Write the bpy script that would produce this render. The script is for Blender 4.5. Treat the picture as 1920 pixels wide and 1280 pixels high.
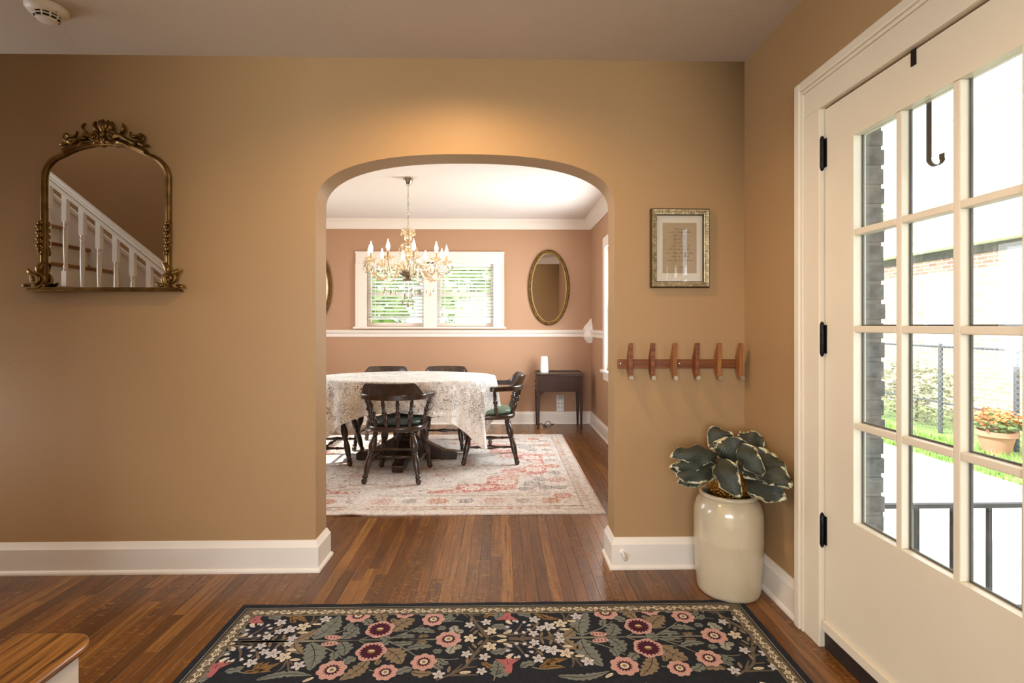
import bpy, bmesh, math, random
from math import sin, cos, pi, radians, sqrt, atan2, hypot
from mathutils import Vector, Matrix, noise as mnoise

for _o in list(bpy.data.objects):
    bpy.data.objects.remove(_o)
SC = bpy.context.scene
COL = SC.collection
R = random.Random(7)

# ------------------------------------------------------------------ camera, sky, sun, exposure
cam_d = bpy.data.cameras.new('camera')
cam_d.lens = 18.0; cam_d.sensor_width = 36.0; cam_d.shift_y = -31 / 1920
cam_d.clip_start = 0.02
cam = bpy.data.objects.new('camera', cam_d); COL.objects.link(cam)
cam.location = (0, 0, 1.25); cam.rotation_euler = (pi / 2, 0, -0.0208)
SC.camera = cam
SC.view_settings.view_transform = 'Standard'; SC.view_settings.look = 'None'
SC.view_settings.gamma = 1.0; SC.view_settings.use_curve_mapping = False
SC.view_settings.exposure = 0.0
SC.cycles.use_denoising = True
SC.cycles.max_bounces = 8; SC.cycles.diffuse_bounces = 4; SC.cycles.glossy_bounces = 4
SC.cycles.use_adaptive_sampling = True; SC.cycles.adaptive_threshold = .03
SC.cycles.transparent_max_bounces = 16; SC.cycles.transmission_bounces = 8
SC.cycles.sample_clamp_indirect = 6.0
SC.cycles.caustics_reflective = False; SC.cycles.caustics_refractive = False

W = bpy.data.worlds.new('sky'); SC.world = W; W.use_nodes = True
_bg = W.node_tree.nodes['Background']
_bg.inputs['Color'].default_value = (0.80, 0.90, 1.0, 1); _bg.inputs['Strength'].default_value = 5.0

def add_light(name, kind, loc, rot, power, col, **kw):
    d = bpy.data.lights.new(name, kind); d.energy = power; d.color = col
    for k, v in kw.items(): setattr(d, k, v)
    o = bpy.data.objects.new(name, d); COL.objects.link(o); o.location = loc; o.rotation_euler = rot
    return o
# the sun stands behind our own house and shines on the neighbour's side
add_light('sun', 'SUN', (-6, 0, 12), (0, radians(-42), radians(12)), 9.5, (1, .95, .86), angle=radians(1.0))
# daylight entering by the big windows of the living room behind the camera and by the dining room's side windows
add_light('daylight_living_window', 'AREA', (-1.1, -2.86, 1.45), (radians(90), 0, 0), 122, (.95, .97, 1.0), shape='RECTANGLE', size=2.6, size_y=1.5)
add_light('daylight_dining_side', 'AREA', (1.22, 5.05, 1.45), (radians(90), 0, pi / 2), 108, (.95, .97, 1.0), shape='RECTANGLE', size=1.0, size_y=1.4)
add_light('daylight_dining_far_side', 'AREA', (-2.98, 4.9, 1.45), (radians(90), 0, -pi / 2), 22, (.95, .97, 1.0), shape='RECTANGLE', size=1.4, size_y=1.4)

add_light('daylight_left_window', 'AREA', (-4.66, 2.15, 1.45), (radians(90), 0, -pi / 2), 20, (.93, .95, 1.0), shape='RECTANGLE', size=.7, size_y=1.3)
add_light('stairwell_fill', 'AREA', (-3.3, 1.25, 4.12), (0, 0, 0), 15, (.97, .97, 1.0), shape='RECTANGLE', size=1.6, size_y=.7)  # fill lamp added under the stairwell cap to brighten the mirrored stairs

# ------------------------------------------------------------------ colours and materials
def lin(h):
    if isinstance(h, str):
        h = tuple(int(h[i:i + 2], 16) / 255 for i in (0, 2, 4))
    return tuple((c / 12.92 if c <= .04045 else ((c + .055) / 1.055) ** 2.4) for c in h)
class NT:
    def __init__(s, name):
        s.m = bpy.data.materials.new(name); s.m.use_nodes = True
        s.t = s.m.node_tree; s.b = s.t.nodes['Principled BSDF']; s.out = s.t.nodes['Material Output']
    def n(s, typ, **kw):
        nd = s.t.nodes.new(typ)
        for k, v in kw.items():
            if k.startswith('i_'):
                key = k[2:]; key = int(key) if key.isdigit() else key.replace('_', ' ')
                nd.inputs[key].default_value = v
            else: setattr(nd, k, v)
        return nd
    def l(s, a, b): s.t.links.new(a, b)
    def mapping(s, src='Object', scale=(1, 1, 1), loc=(0, 0, 0), rot=(0, 0, 0)):
        if src == 'World': o = s.n('ShaderNodeNewGeometry').outputs['Position']
        else: o = s.n('ShaderNodeTexCoord').outputs[src]
        mp = s.n('ShaderNodeMapping'); s.l(o, mp.inputs['Vector'])
        mp.inputs['Scale'].default_value = scale; mp.inputs['Location'].default_value = loc; mp.inputs['Rotation'].default_value = rot
        return mp.outputs['Vector']
    def noise(s, vec, scale, detail=3, rough=.5, dist=0):
        nd = s.n('ShaderNodeTexNoise'); s.l(vec, nd.inputs['Vector'])
        nd.inputs['Scale'].default_value = scale; nd.inputs['Detail'].default_value = detail
        nd.inputs['Roughness'].default_value = rough; nd.inputs['Distortion'].default_value = dist
        return nd.outputs['Fac']
    def ramp(s, fac, stops, interp='LINEAR'):
        nd = s.n('ShaderNodeValToRGB'); s.l(fac, nd.inputs['Fac']); cr = nd.color_ramp; cr.interpolation = interp
        while len(cr.elements) < len(stops): cr.elements.new(.5)
        for e, (p, c) in zip(cr.elements, stops):
            e.position = p; e.color = (c[0], c[1], c[2], 1) if not isinstance(c, (int, float)) else (c, c, c, 1)
        return nd.outputs['Color']
    def mix(s, fac, a, b, mode='MIX'):
        nd = s.n('ShaderNodeMix', data_type='RGBA', blend_type=mode)
        for sock, v in ((nd.inputs[0], fac), (nd.inputs[6], a), (nd.inputs[7], b)):
            if hasattr(v, 'is_output'): s.l(v, sock)
            elif isinstance(v, (int, float)): sock.default_value = v
            else: sock.default_value = (v[0], v[1], v[2], 1)
        return nd.outputs[2]
    def math(s, op, a, b=0.0, clamp=False):
        nd = s.n('ShaderNodeMath', operation=op); nd.use_clamp = clamp
        for i, v in enumerate((a, b)):
            if hasattr(v, 'is_output'): s.l(v, nd.inputs[i])
            else: nd.inputs[i].default_value = v
        return nd.outputs[0]
    def bump(s, h, strength=.2, dist=.01):
        nd = s.n('ShaderNodeBump'); s.l(h, nd.inputs['Height']); nd.inputs['Strength'].default_value = strength; nd.inputs['Distance'].default_value = dist
        s.l(nd.outputs['Normal'], s.b.inputs['Normal'])
    def base(s, c):
        if hasattr(c, 'is_output'): s.l(c, s.b.inputs['Base Color'])
        else: s.b.inputs['Base Color'].default_value = (c[0], c[1], c[2], 1)
    def set(s, **kw):
        for k, v in kw.items():
            sk = s.b.inputs[k.replace('_', ' ')]
            if hasattr(v, 'is_output'): s.l(v, sk)
            else: sk.default_value = v
        return s
MATS = {}
def mat(name, col, rough=.5, metal=0.0, var=None, bump=None, coat=0.0, src='Object', spec=.5):
    """plain procedural material; var=(scale, amount, second colour), bump=(scale, strength, distance)"""
    if name in MATS: return MATS[name]
    t = NT(name); c = lin(col); t.set(Roughness=rough, Metallic=metal)
    t.b.inputs['Specular IOR Level'].default_value = spec
    if coat: t.set(Coat_Weight=coat, Coat_Roughness=.12)
    v = None
    if var:
        v = t.mapping(src); f = t.noise(v, var[0], 4); f = t.ramp(f, [(.35, 0.0), (.65, 1.0)])
        f2 = t.math('MULTIPLY', f, var[1]); t.base(t.mix(f2, c, lin(var[2])))
    else: t.base(c)
    if bump:
        v = v or t.mapping(src); t.bump(t.noise(v, bump[0], 4), bump[1], bump[2])
    MATS[name] = t.m
    return t.m

def paint_mat(name, col, col2, rough=.55, bs=.12):
    t = NT(name); v = t.mapping('World')
    f = t.ramp(t.noise(v, 1.1, 4, .6), [(.35, 0.0), (.7, 1.0)])
    c = t.mix(t.math('MULTIPLY', f, .5), lin(col), lin(col2))
    t.base(c); t.set(Roughness=rough); t.b.inputs['Specular IOR Level'].default_value = .35
    h1 = t.noise(v, 75, 4); h2 = t.noise(v, 6, 3)
    t.bump(t.math('ADD', h1, t.math('MULTIPLY', h2, 1.6)), bs, .006)
    return t.m
M_WALL = paint_mat('tan_wall_paint', 'af8e65', 'a8875f')
M_DWALL = paint_mat('pink_tan_wall_paint', 'b88f70', 'b2896b')
M_CEIL = paint_mat('ceiling_paint', 'cfc4b5', 'c7bbab', .7)
M_DCEIL = paint_mat('dining_ceiling_paint', 'e4dad5', 'ded3cd', .7, .05)
M_WHITE = mat('white_gloss_paint', 'efe9df', .38, var=(3.0, .35, 'e2dacd'), bump=(30, .05, .004), src='World')
M_TRIMD = mat('warm_white_trim', 'f0e4d8', .4, bump=(25, .05, .004), src='World')
M_DOOR = mat('cream_door_paint', 'e6dbc5', .4, var=(2.2, .4, 'd9ccb3'), bump=(26, .06, .004), src='World')
M_DARK = mat('dark_void', '14110f', .8)
M_BLACK = mat('black_iron', '1b1a1a', .5, .6, bump=(60, .2, .002))

def oak_floor():
    t = NT('oak_floor_planks'); oi = t.n('ShaderNodeObjectInfo').outputs['Random']
    geo = t.n('ShaderNodeNewGeometry').outputs['Position']
    off = t.n('ShaderNodeCombineXYZ'); t.l(t.math('MULTIPLY', oi, 37.0), off.inputs[0]); t.l(t.math('MULTIPLY', oi, 91.0), off.inputs[1])
    add = t.n('ShaderNodeVectorMath', operation='ADD'); t.l(geo, add.inputs[0]); t.l(off.outputs[0], add.inputs[1])
    def mp(sc, rot=(0, 0, 0)):
        m = t.n('ShaderNodeMapping'); t.l(add.outputs[0], m.inputs['Vector']); m.inputs['Scale'].default_value = sc; m.inputs['Rotation'].default_value = rot
        return m.outputs['Vector']
    tone = t.ramp(oi, [(0, lin('664019')), (.25, lin('774a1e')), (.5, lin('845426')), (.75, lin('905e2c')), (1, lin('b07b3c'))])
    g1 = t.noise(mp((95, 3.2, 1)), 1.0, 5, .65, .6)
    c = t.mix(t.ramp(g1, [(.34, .8), (.60, 0.0)]), tone, lin('38200c'))
    # pale flakes across quarter-sawn boards, only on some of them
    g2 = t.noise(mp((26, 60, 1), (0, 0, .35)), 1.0, 3, .55, 1.4)
    fl = t.ramp(g2, [(.57, 0.0), (.63, 1.0)])
    sel = t.ramp(t.math('FRACT', t.math('MULTIPLY', oi, 7.31)), [(.50, 0.0), (.56, .62)])
    c = t.mix(t.math('MULTIPLY', fl, sel), c, lin('b0803f'))
    g3 = t.noise(mp((3, 1.3, 1)), 1.0, 4)
    c = t.mix(t.ramp(g3, [(.45, 0.0), (.75, .45)]), c, lin('4a2a12'))
    # rows of nail heads
    sep = t.n('ShaderNodeSeparateXYZ'); t.l(geo, sep.inputs[0])
    fy = t.math('ABSOLUTE', t.math('SUBTRACT', t.math('FRACT', t.math('MULTIPLY', sep.outputs[1], 1 / .41)), .5))
    fx = t.math('ABSOLUTE', t.math('SUBTRACT', t.math('FRACT', t.math('MULTIPLY', t.math('SUBTRACT', sep.outputs[0], .013), 1 / .057)), .5))
    fx = t.math('ABSOLUTE', t.math('SUBTRACT', fx, .32))
    nl = t.math('MULTIPLY', t.math('LESS_THAN', fy, .006), t.math('LESS_THAN', fx, .045))
    c = t.mix(t.math('MULTIPLY', nl, .8), c, lin('1c0f06'))
    t.base(c); t.set(Roughness=t.ramp(g1, [(.3, .36), (.7, .24)]))
    t.set(Coat_Weight=.15, Coat_Roughness=.2)
    t.bump(g1, .10, .003)
    return t.m
M_OAK = oak_floor()

def grain_mat(name, c1, c2, c3, axis='Y', rough=.35, scale=1.0, coat=.25, src='Object'):
    t = NT(name); k = {'X': (3, 60, 60), 'Y': (60, 3, 60), 'Z': (60, 60, 3)}[axis]
    v = t.mapping(src, tuple(a * scale for a in k))
    g = t.noise(v, 1.0, 5, .6, .8)
    c = t.ramp(g, [(.30, lin(c1)), (.5, lin(c2)), (.72, lin(c3))])
    t.base(c); t.set(Roughness=rough, Coat_Weight=coat, Coat_Roughness=.2); t.bump(g, .08, .002)
    return t.m
M_TREAD = grain_mat('oak_tread', '42240c', '94622c', 'b98445', 'Y', .32, 1.0, src='World')
M_CHAIR = grain_mat('dark_chair_wood', '1a100a', '33211440'[:6], '4a3220', 'Z', .3, .6, .4)
M_CAB = grain_mat('mahogany', '1b0c07', '331a0f', '472818', 'Z', .3, .5, .4)
M_WALNUT = grain_mat('walnut', '54290f', '7b431f', '935a2c', 'X', .45, 1.0, .0)
M_TEAK = grain_mat('light_peg_wood', '6b3f18', '996030', 'ad7a40', 'Z', .45, .8, .0)

def glass_mat(name, tint, refl=.10, dirt=0.0, rough=.0):
    t = NT(name); t.t.nodes.remove(t.b)
    tr = t.n('ShaderNodeBsdfTransparent'); tr.inputs[0].default_value = (*tint, 1)
    gl = t.n('ShaderNodeBsdfGlossy'); gl.inputs['Roughness'].default_value = rough
    fr = t.n('ShaderNodeFresnel'); bf = t.n('ShaderNodeNewGeometry').outputs['Backfacing']
    t.l(t.math('ADD', 1.5, t.math('MULTIPLY', bf, 1 / 1.5 - 1.5)), fr.inputs[0])
    mx = t.n('ShaderNodeMixShader'); t.l(t.math('MINIMUM', t.math('MULTIPLY', fr.outputs[0], refl / .04), .9), mx.inputs[0]); t.l(tr.outputs[0], mx.inputs[1]); t.l(gl.outputs[0], mx.inputs[2])
    last = mx.outputs[0]
    if dirt:
        df = t.n('ShaderNodeBsdfDiffuse'); df.inputs[0].default_value = (.75, .77, .8, 1)
        v = t.mapping('World'); f = t.math('MULTIPLY', t.ramp(t.noise(v, 7, 6, .7), [(.45, 0.0), (.8, 1.0)]), dirt)
        m2 = t.n('ShaderNodeMixShader'); t.l(f, m2.inputs[0]); t.l(last, m2.inputs[1]); t.l(df.outputs[0], m2.inputs[2]); last = m2.outputs[0]
    t.l(last, t.out.inputs['Surface'])
    return t.m
M_GLASS = glass_mat('window_glass', (.97, .99, .98), .05, .10)
M_PICGLASS = glass_mat('picture_glass', (.98, .98, .97), .05)
def crystal_mat(name, tint, dif, wd=.18, wg=.3):
    t = NT(name); t.t.nodes.remove(t.b)
    tr = t.n('ShaderNodeBsdfTransparent'); tr.inputs[0].default_value = (*tint, 1)
    gl = t.n('ShaderNodeBsdfGlossy'); gl.inputs['Roughness'].default_value = .06; gl.inputs[0].default_value = (1, .97, .92, 1)
    df = t.n('ShaderNodeBsdfTranslucent'); df.inputs[0].default_value = (*dif, 1)
    d2 = t.n('ShaderNodeBsdfDiffuse'); d2.inputs[0].default_value = (*dif, 1)
    a0 = t.n('ShaderNodeMixShader'); a0.inputs[0].default_value = .5; t.l(df.outputs[0], a0.inputs[1]); t.l(d2.outputs[0], a0.inputs[2])
    m1 = t.n('ShaderNodeMixShader'); m1.inputs[0].default_value = wg; t.l(tr.outputs[0], m1.inputs[1]); t.l(gl.outputs[0], m1.inputs[2])
    m2 = t.n('ShaderNodeMixShader'); m2.inputs[0].default_value = wd; t.l(m1.outputs[0], m2.inputs[1]); t.l(a0.outputs[0], m2.inputs[2])
    t.l(m2.outputs[0], t.out.inputs['Surface'])
    return t.m
M_CRYS = crystal_mat('champagne_crystal', (.95, .84, .66), (.98, .86, .66), .22, .40)
M_DROP = crystal_mat('smoky_crystal_drop', (.72, .68, .62), (.6, .55, .48), .22, .5)
def emit_mat(name, col, strength):
    t = NT(name); t.base((.8, .8, .8)); t.b.inputs['Emission Color'].default_value = (*col, 1); t.b.inputs['Emission Strength'].default_value = strength
    return t.m
def mirror_mat():
    t = NT('mirror_silver'); t.base((.86, .86, .85)); t.set(Metallic=1.0, Roughness=.012); return t.m
M_MIRROR = mirror_mat()
M_BRASS = mat('aged_brass', '8a6a37', .36, .9, var=(18, .7, '4c3518'), bump=(90, .15, .002))
M_GOLD = mat('antique_gold', '80602c', .45, .7, var=(40, .8, '35230f'), bump=(120, .6, .004))
M_CHROME = mat('polished_nickel', 'c9c2b8', .16, 1.0)

# ------------------------------------------------------------------ mesh builder
def frame_from(d):
    d = Vector(d).normalized(); up = Vector((0, 0, 1)) if abs(d.z) < .95 else Vector((1, 0, 0))
    a = d.cross(up).normalized(); b = a.cross(d).normalized(); return d, a, b
class MB:
    def __init__(s, world=False): s.v = []; s.f = []; s.mi = []; s.cur = 0; s.world = world
    def face(s, idx): s.f.append(tuple(idx)); s.mi.append(s.cur)
    def add(s, verts, faces):
        o = len(s.v); s.v += [tuple(p) for p in verts]
        for f in faces: s.face([i + o for i in f])
        return s
    def box(s, x0, x1, y0, y1, z0, z1, mtx=None):
        P = [(x0, y0, z0), (x1, y0, z0), (x1, y1, z0), (x0, y1, z0), (x0, y0, z1), (x1, y0, z1), (x1, y1, z1), (x0, y1, z1)]
        if mtx is not None: P = [mtx @ Vector(p) for p in P]
        return s.add(P, [(0, 3, 2, 1), (4, 5, 6, 7), (0, 1, 5, 4), (1, 2, 6, 5), (2, 3, 7, 6), (3, 0, 4, 7)])
    def lathe(s, p0, p1, prof, seg=14, cap=True, squash=None):
        """prof: list of (t along p0..p1 as 0..1, radius)"""
        p0 = Vector(p0); p1 = Vector(p1); d, a, b = frame_from(p1 - p0); o = len(s.v)
        for t, r in prof:
            c = p0.lerp(p1, t)
            for k in range(seg):
                an = 2 * pi * k / seg; s.v.append(tuple(c + a * (cos(an) * r) + b * (sin(an) * r)))
        n = len(prof)
        for i in range(n - 1):
            for k in range(seg):
                k2 = (k + 1) % seg; s.face((o + i * seg + k, o + i * seg + k2, o + (i + 1) * seg + k2, o + (i + 1) * seg + k))
        if cap:
            if prof[0][1] > 1e-4: s.face([o + k for k in range(seg)][::-1])
            if prof[-1][1] > 1e-4: s.face([o + (n - 1) * seg + k for k in range(seg)])
        return s
    def vlathe(s, c, prof, seg=24, cap=True):
        """vertical lathe round c=(x,y); prof list of (r, z)"""
        z0 = prof[0][1]; o = len(s.v)
        for r, z in prof:
            for k in range(seg):
                an = 2 * pi * k / seg; s.v.append((c[0] + cos(an) * r, c[1] + sin(an) * r, z))
        n = len(prof)
        for i in range(n - 1):
            for k in range(seg):
                k2 = (k + 1) % seg; s.face((o + i * seg + k, o + i * seg + k2, o + (i + 1) * seg + k2, o + (i + 1) * seg + k))
        if cap:
            if prof[0][0] > 1e-4: s.face([o + k for k in range(seg)][::-1])
            if prof[-1][0] > 1e-4: s.face([o + (n - 1) * seg + k for k in range(seg)])
        return s
    def tube(s, path, r, seg=8, closed=False, cap=True, ell=(1, 1)):
        P = [Vector(p) for p in path]; n = len(P); o = len(s.v)
        rr = r if isinstance(r, (list, tuple)) else [r] * n
        prev = None
        for i, p in enumerate(P):
            if closed: d = P[(i + 1) % n] - P[i - 1]
            else: d = P[min(i + 1, n - 1)] - P[max(i - 1, 0)]
            d.normalize()
            if prev is None: _, a, b = frame_from(d)
            else:
                a = prev - d * prev.dot(d)
                if a.length < 1e-6: _, a, b = frame_from(d)
                a.normalize(); b = d.cross(a) * -1; b = a.cross(d)
            prev = a
            for k in range(seg):
                an = 2 * pi * k / seg; s.v.append(tuple(p + a * (cos(an) * rr[i] * ell[0]) + b * (sin(an) * rr[i] * ell[1])))
        m = n if closed else n - 1
        for i in range(m):
            j = (i + 1) % n
            for k in range(seg):
                k2 = (k + 1) % seg; s.face((o + i * seg + k, o + i * seg + k2, o + j * seg + k2, o + j * seg + k))
        if cap and not closed:
            s.face([o + k for k in range(seg)][::-1]); s.face([o + (n - 1) * seg + k for k in range(seg)])
        return s
    def prism(s, pts, a, b, fn):
        """polygon pts (2D) extruded between coordinates a and b; fn(u, v, w) -> 3D"""
        n = len(pts); V = [fn(p[0], p[1], a) for p in pts] + [fn(p[0], p[1], b) for p in pts]
        F = [tuple(range(n))[::-1], tuple(range(n, 2 * n))] + [(i, (i + 1) % n, n + (i + 1) % n, n + i) for i in range(n)]
        return s.add(V, F)
    def sphere(s, c, r, seg=10, rings=6, sc=(1, 1, 1)):
        o = len(s.v); c = Vector(c)
        for i in range(rings + 1):
            th = pi * i / rings
            for k in range(seg):
                an = 2 * pi * k / seg
                s.v.append((c.x + r * sc[0] * sin(th) * cos(an), c.y + r * sc[1] * sin(th) * sin(an), c.z + r * sc[2] * cos(th)))
        for i in range(rings):
            for k in range(seg):
                k2 = (k + 1) % seg; s.face((o + i * seg + k, o + (i + 1) * seg + k, o + (i + 1) * seg + k2, o + i * seg + k2))
        return s
    def poly(s, pts, z): return s.add([(p[0], p[1], z) for p in pts], [tuple(range(len(pts)))])
    def build(s, name, mats, parent=None, smooth=35, bevel=0.0, weld=True, recalc=True):
        if s.world and parent is not None:          # vertices given in world space: bring them to the parent's origin
            off = Vector(); q = parent
            while q is not None: off += q.location; q = q.parent
            s.v = [(x - off.x, y - off.y, z - off.z) for x, y, z in s.v]
        me = bpy.data.meshes.new(name); me.from_pydata(s.v, [], s.f)
        if not isinstance(mats, (list, tuple)): mats = [mats]
        for m in mats: me.materials.append(m)
        if len(mats) > 1: me.polygons.foreach_set('material_index', s.mi)
        if weld or recalc:
            bm = bmesh.new(); bm.from_mesh(me)
            if weld: bmesh.ops.remove_doubles(bm, verts=bm.verts, dist=1e-6)
            if recalc: bmesh.ops.recalc_face_normals(bm, faces=bm.faces)
            bm.to_mesh(me); bm.free()
        if smooth:
            me.polygons.foreach_set('use_smooth', [True] * len(me.polygons)); me.set_sharp_from_angle(angle=radians(smooth))
        o = bpy.data.objects.new(name, me); COL.objects.link(o)
        if parent is not None: o.parent = parent; o.matrix_parent_inverse = Matrix()
        if bevel:
            bv = o.modifiers.new('bevel', 'BEVEL'); bv.width = bevel; bv.segments = 2; bv.limit_method = 'ANGLE'; bv.angle_limit = radians(40)
        return o
def tag(o, label=None, cat=None, group=None, kind=None):
    if label: o['label'] = label
    if cat: o['category'] = cat
    if group: o['group'] = group
    if kind: o['kind'] = kind
    return o
def empty(name, loc=(0, 0, 0), rz=0.0):
    o = bpy.data.objects.new(name, None); COL.objects.link(o); o.location = loc; o.rotation_euler = (0, 0, rz); o.empty_display_size = .1
    return o
def copy_tree(o, parent=None):
    c = o.copy(); COL.objects.link(c); c.parent = parent
    for ch in o.children: copy_tree(ch, c)
    return c
def struct(o, label, cat='structure'): return tag(o, label, cat, kind='structure')

# ------------------------------------------------------------------ the shell
YW, YB = 2.63, 2.785            # entry face and dining face of the arched wall
XR = 1.261                      # right wall of the entry
CE, CD = 2.615, 2.57            # ceilings of entry and dining room
DX0, DX1, DY1 = -2.94, 1.14, 6.47
AX0, AX1, ASP, ATOP = -.946, .583, 1.865, 2.125

# floor slab and planks running from the entry through the arch into the dining room
floor = MB().box(-4.7, 1.5, -3.2, 6.7, -.12, -.0045).build('floor', M_OAK)
struct(floor, 'varnished oak strip floor running from the entry through the arch', 'floor')
def plank_mesh():
    m = MB(); a = .5; e = .006; z = 1.0
    V = [(-a, -a, 0), (a, -a, 0), (a, a, 0), (-a, a, 0), (-a, -a, .92), (a, -a, .92), (a, a, .92), (-a, a, .92), (-a + e, -a, 1), (a - e, -a, 1), (a - e, a, 1), (-a + e, a, 1)]
    F = [(0, 3, 2, 1), (0, 1, 5, 4), (1, 2, 6, 5), (2, 3, 7, 6), (3, 0, 4, 7), (4, 5, 9, 8), (6, 7, 11, 10), (5, 6, 10, 9), (7, 4, 8, 11), (8, 9, 10, 11)]
    m.add(V, F); me = bpy.data.meshes.new('plank'); me.from_pydata(m.v, [], m.f); me.materials.append(M_OAK); return me
PLANK = plank_mesh(); BW = .057
far = MB()
def seen_plank(x, y0, y1):
    if y0 < .55: y0 = .55
    if y1 < .75: return False
    if x < AX0 - .03 or x > AX1 + .03:                     # beside the arch: the entry only, or the dining room's far floor
        if y0 < YW - .02 and y1 > .9 and x < XR: return x > -2.75
        if x > .62 and x < DX1 and y1 > 3.2: return True
        return -2.0 < x < DX1 and y1 > 5.85
    if y0 < 3.4 and y1 > 2.26: return True
    return y1 > 5.9
x = -2.85 + BW / 2; n_pl = 0; k = 0
while x < XR + .02:
    y = .3 + R.random() * .5 - .6
    while y < DY1:
        L = 1.0 + R.random() * 1.7; y1 = min(y + L, DY1)
        if DY1 - y1 < .5: y1 = DY1
        if not (x > DX1 + .05 and y > YB):
            if seen_plank(x, y, y1) and n_pl < 300:
                o = bpy.data.objects.new('plank', PLANK); COL.objects.link(o); o.parent = floor
                o.location = (x, (y + y1) / 2, -.0045); o.scale = (BW - .0009, y1 - y - .0009, .0045); n_pl += 1
            else: far.box(x - BW / 2 + .0005, x + BW / 2 - .0005, y + .0005, y1 - .0005, -.0045, 0)
        y = y1
    x += BW; k += 1
o = far.build('plank_field', M_OAK, floor); o['kind'] = 'stuff'

# arched wall
def arch_pts(n=40):
    c = (AX0 + AX1) / 2; a = (AX1 - AX0) / 2; h = ATOP - ASP; P = []
    for i in range(n + 1):
        th = pi - pi * i / n; cs, sn = cos(th), sin(th); e = 2 / 2.45
        P.append((c + a * (abs(cs) ** e) * (1 if cs >= 0 else -1), ASP + h * sn ** e))
    return P
m = MB(); P = [(AX0, -.1), ] + arch_pts() + [(AX1, -.1)]
XL = -4.7; ZT = 2.72
for yy in (YW, YB):
    m.add([(XL, yy, -.1), (AX0, yy, -.1), (AX0, yy, ASP), (AX0, yy, ZT), (XL, yy, ZT)], [(0, 1, 2, 3, 4)])
    m.add([(AX1, yy, -.1), (1.5, yy, -.1), (1.5, yy, ZT), (AX1, yy, ZT), (AX1, yy, ASP)], [(0, 1, 2, 3, 4)])
    A = arch_pts()
    for p, q in zip(A[:-1], A[1:]):
        if q[0] - p[0] > 1e-5: m.add([(p[0], yy, p[1]), (q[0], yy, q[1]), (q[0], yy, ZT), (p[0], yy, ZT)], [(0, 1, 2, 3)])
for p, q in zip(P[:-1], P[1:]): m.add([(p[0], YW, p[1]), (q[0], YW, q[1]), (q[0], YB, q[1]), (p[0], YB, p[1])], [(0, 1, 2, 3)])
m.add([(XL, YW, ZT), (1.5, YW, ZT), (1.5, YB, ZT), (XL, YB, ZT)], [(0, 1, 2, 3)])
w = m.build('wall_arch', M_WALL, smooth=50, recalc=True)
struct(w, 'tan plaster wall pierced by a wide flattened archway', 'wall')

# right wall of the entry with the door opening
DY0, DYH, DZT = 1.045, 1.962, 2.090         # near jamb, hinge jamb, head
m = MB(); m.box(XR, 1.47, DYH, 2.63, -.1, ZT).box(XR, 1.47, DY0, DYH, DZT, ZT).box(XR, 1.47, -3.1, DY0, -.1, ZT)
wr = m.build('wall_right', M_WALL, smooth=0); struct(wr, 'tan plaster side wall holding the glazed entrance door', 'wall')
# brickwork returning into the doorway outside the frame, its shade painted into the grey
M_BRICKD = mat('shaded_grey_brick', '6c6967', .85, var=(22, .8, '454342'), bump=(70, .6, .004), src='World')
M_MORT = mat('dark_mortar', '6f6a66', .9)
MB(True).box(1.385, 1.472, DYH - .008, DYH - .001, .0, DZT).build('mortar_bed', M_MORT, wr, 0)
bk = MB().box(1.388, 1.478, DYH - .014, DYH - .003, .006, .065).build('brick', M_BRICKD, wr, 0, bevel=.003)
z = .0; i = 0
while z < DZT - .07:
    if i:
        c = bk.copy(); COL.objects.link(c); c.location = (R.uniform(-.002, .002) + (.004 if i % 2 else 0), R.uniform(-.002, .002), z)
    z += .0745; i += 1
# remaining walls
struct(MB().box(-4.75, -4.6, -3.1, 1.8, -.1, 4.3).box(-4.75, -4.6, 2.5, 2.7, -.1, 4.3).box(-4.75, -4.6, 1.8, 2.5, -.1, .8).box(-4.75, -4.6, 1.8, 2.5, 2.1, 4.3).build('wall_left', M_WALL, smooth=0), 'plain tan wall at the far end of the stairs', 'wall')
struct(MB().box(-4.6, -1.46, .66, .78, -.1, 4.3).build('wall_stair', M_WALL, smooth=0), 'plain tan wall beside the stairs', 'wall')
m = MB(); m.box(-4.7, -2.4, -3.1, -2.95, -.1, ZT).box(.2, 1.4, -3.1, -2.95, -.1, ZT).box(-2.4, .2, -3.1, -2.95, -.1, .7).box(-2.4, .2, -3.1, -2.95, 2.2, ZT)
struct(m.build('wall_living', M_WALL, smooth=0), 'tan living room wall with a wide window behind the camera', 'wall')
m = MB(); m.box(-4.7, 1.4, -3.1, .70, CE, CE + .1).box(-1.95, 1.4, .70, 1.78, CE, CE + .1).box(-4.7, 1.4, 1.78, 2.64, CE, CE + .1)
struct(m.build('ceiling', M_CEIL, smooth=0), 'greyish beige plaster ceiling of the entry', 'ceiling')
m = MB(); m.box(-4.8, -1.85, .62, 1.90, 4.2, 4.3).box(-1.95, -1.85, .7, 1.78, CE + .1, 4.2).box(-4.8, -1.85, 1.78, 1.88, CE + .1, 4.2)
struct(m.build('wall_stairwell', M_WALL, smooth=0), 'tan upper walls enclosing the stairwell', 'wall')
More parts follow.
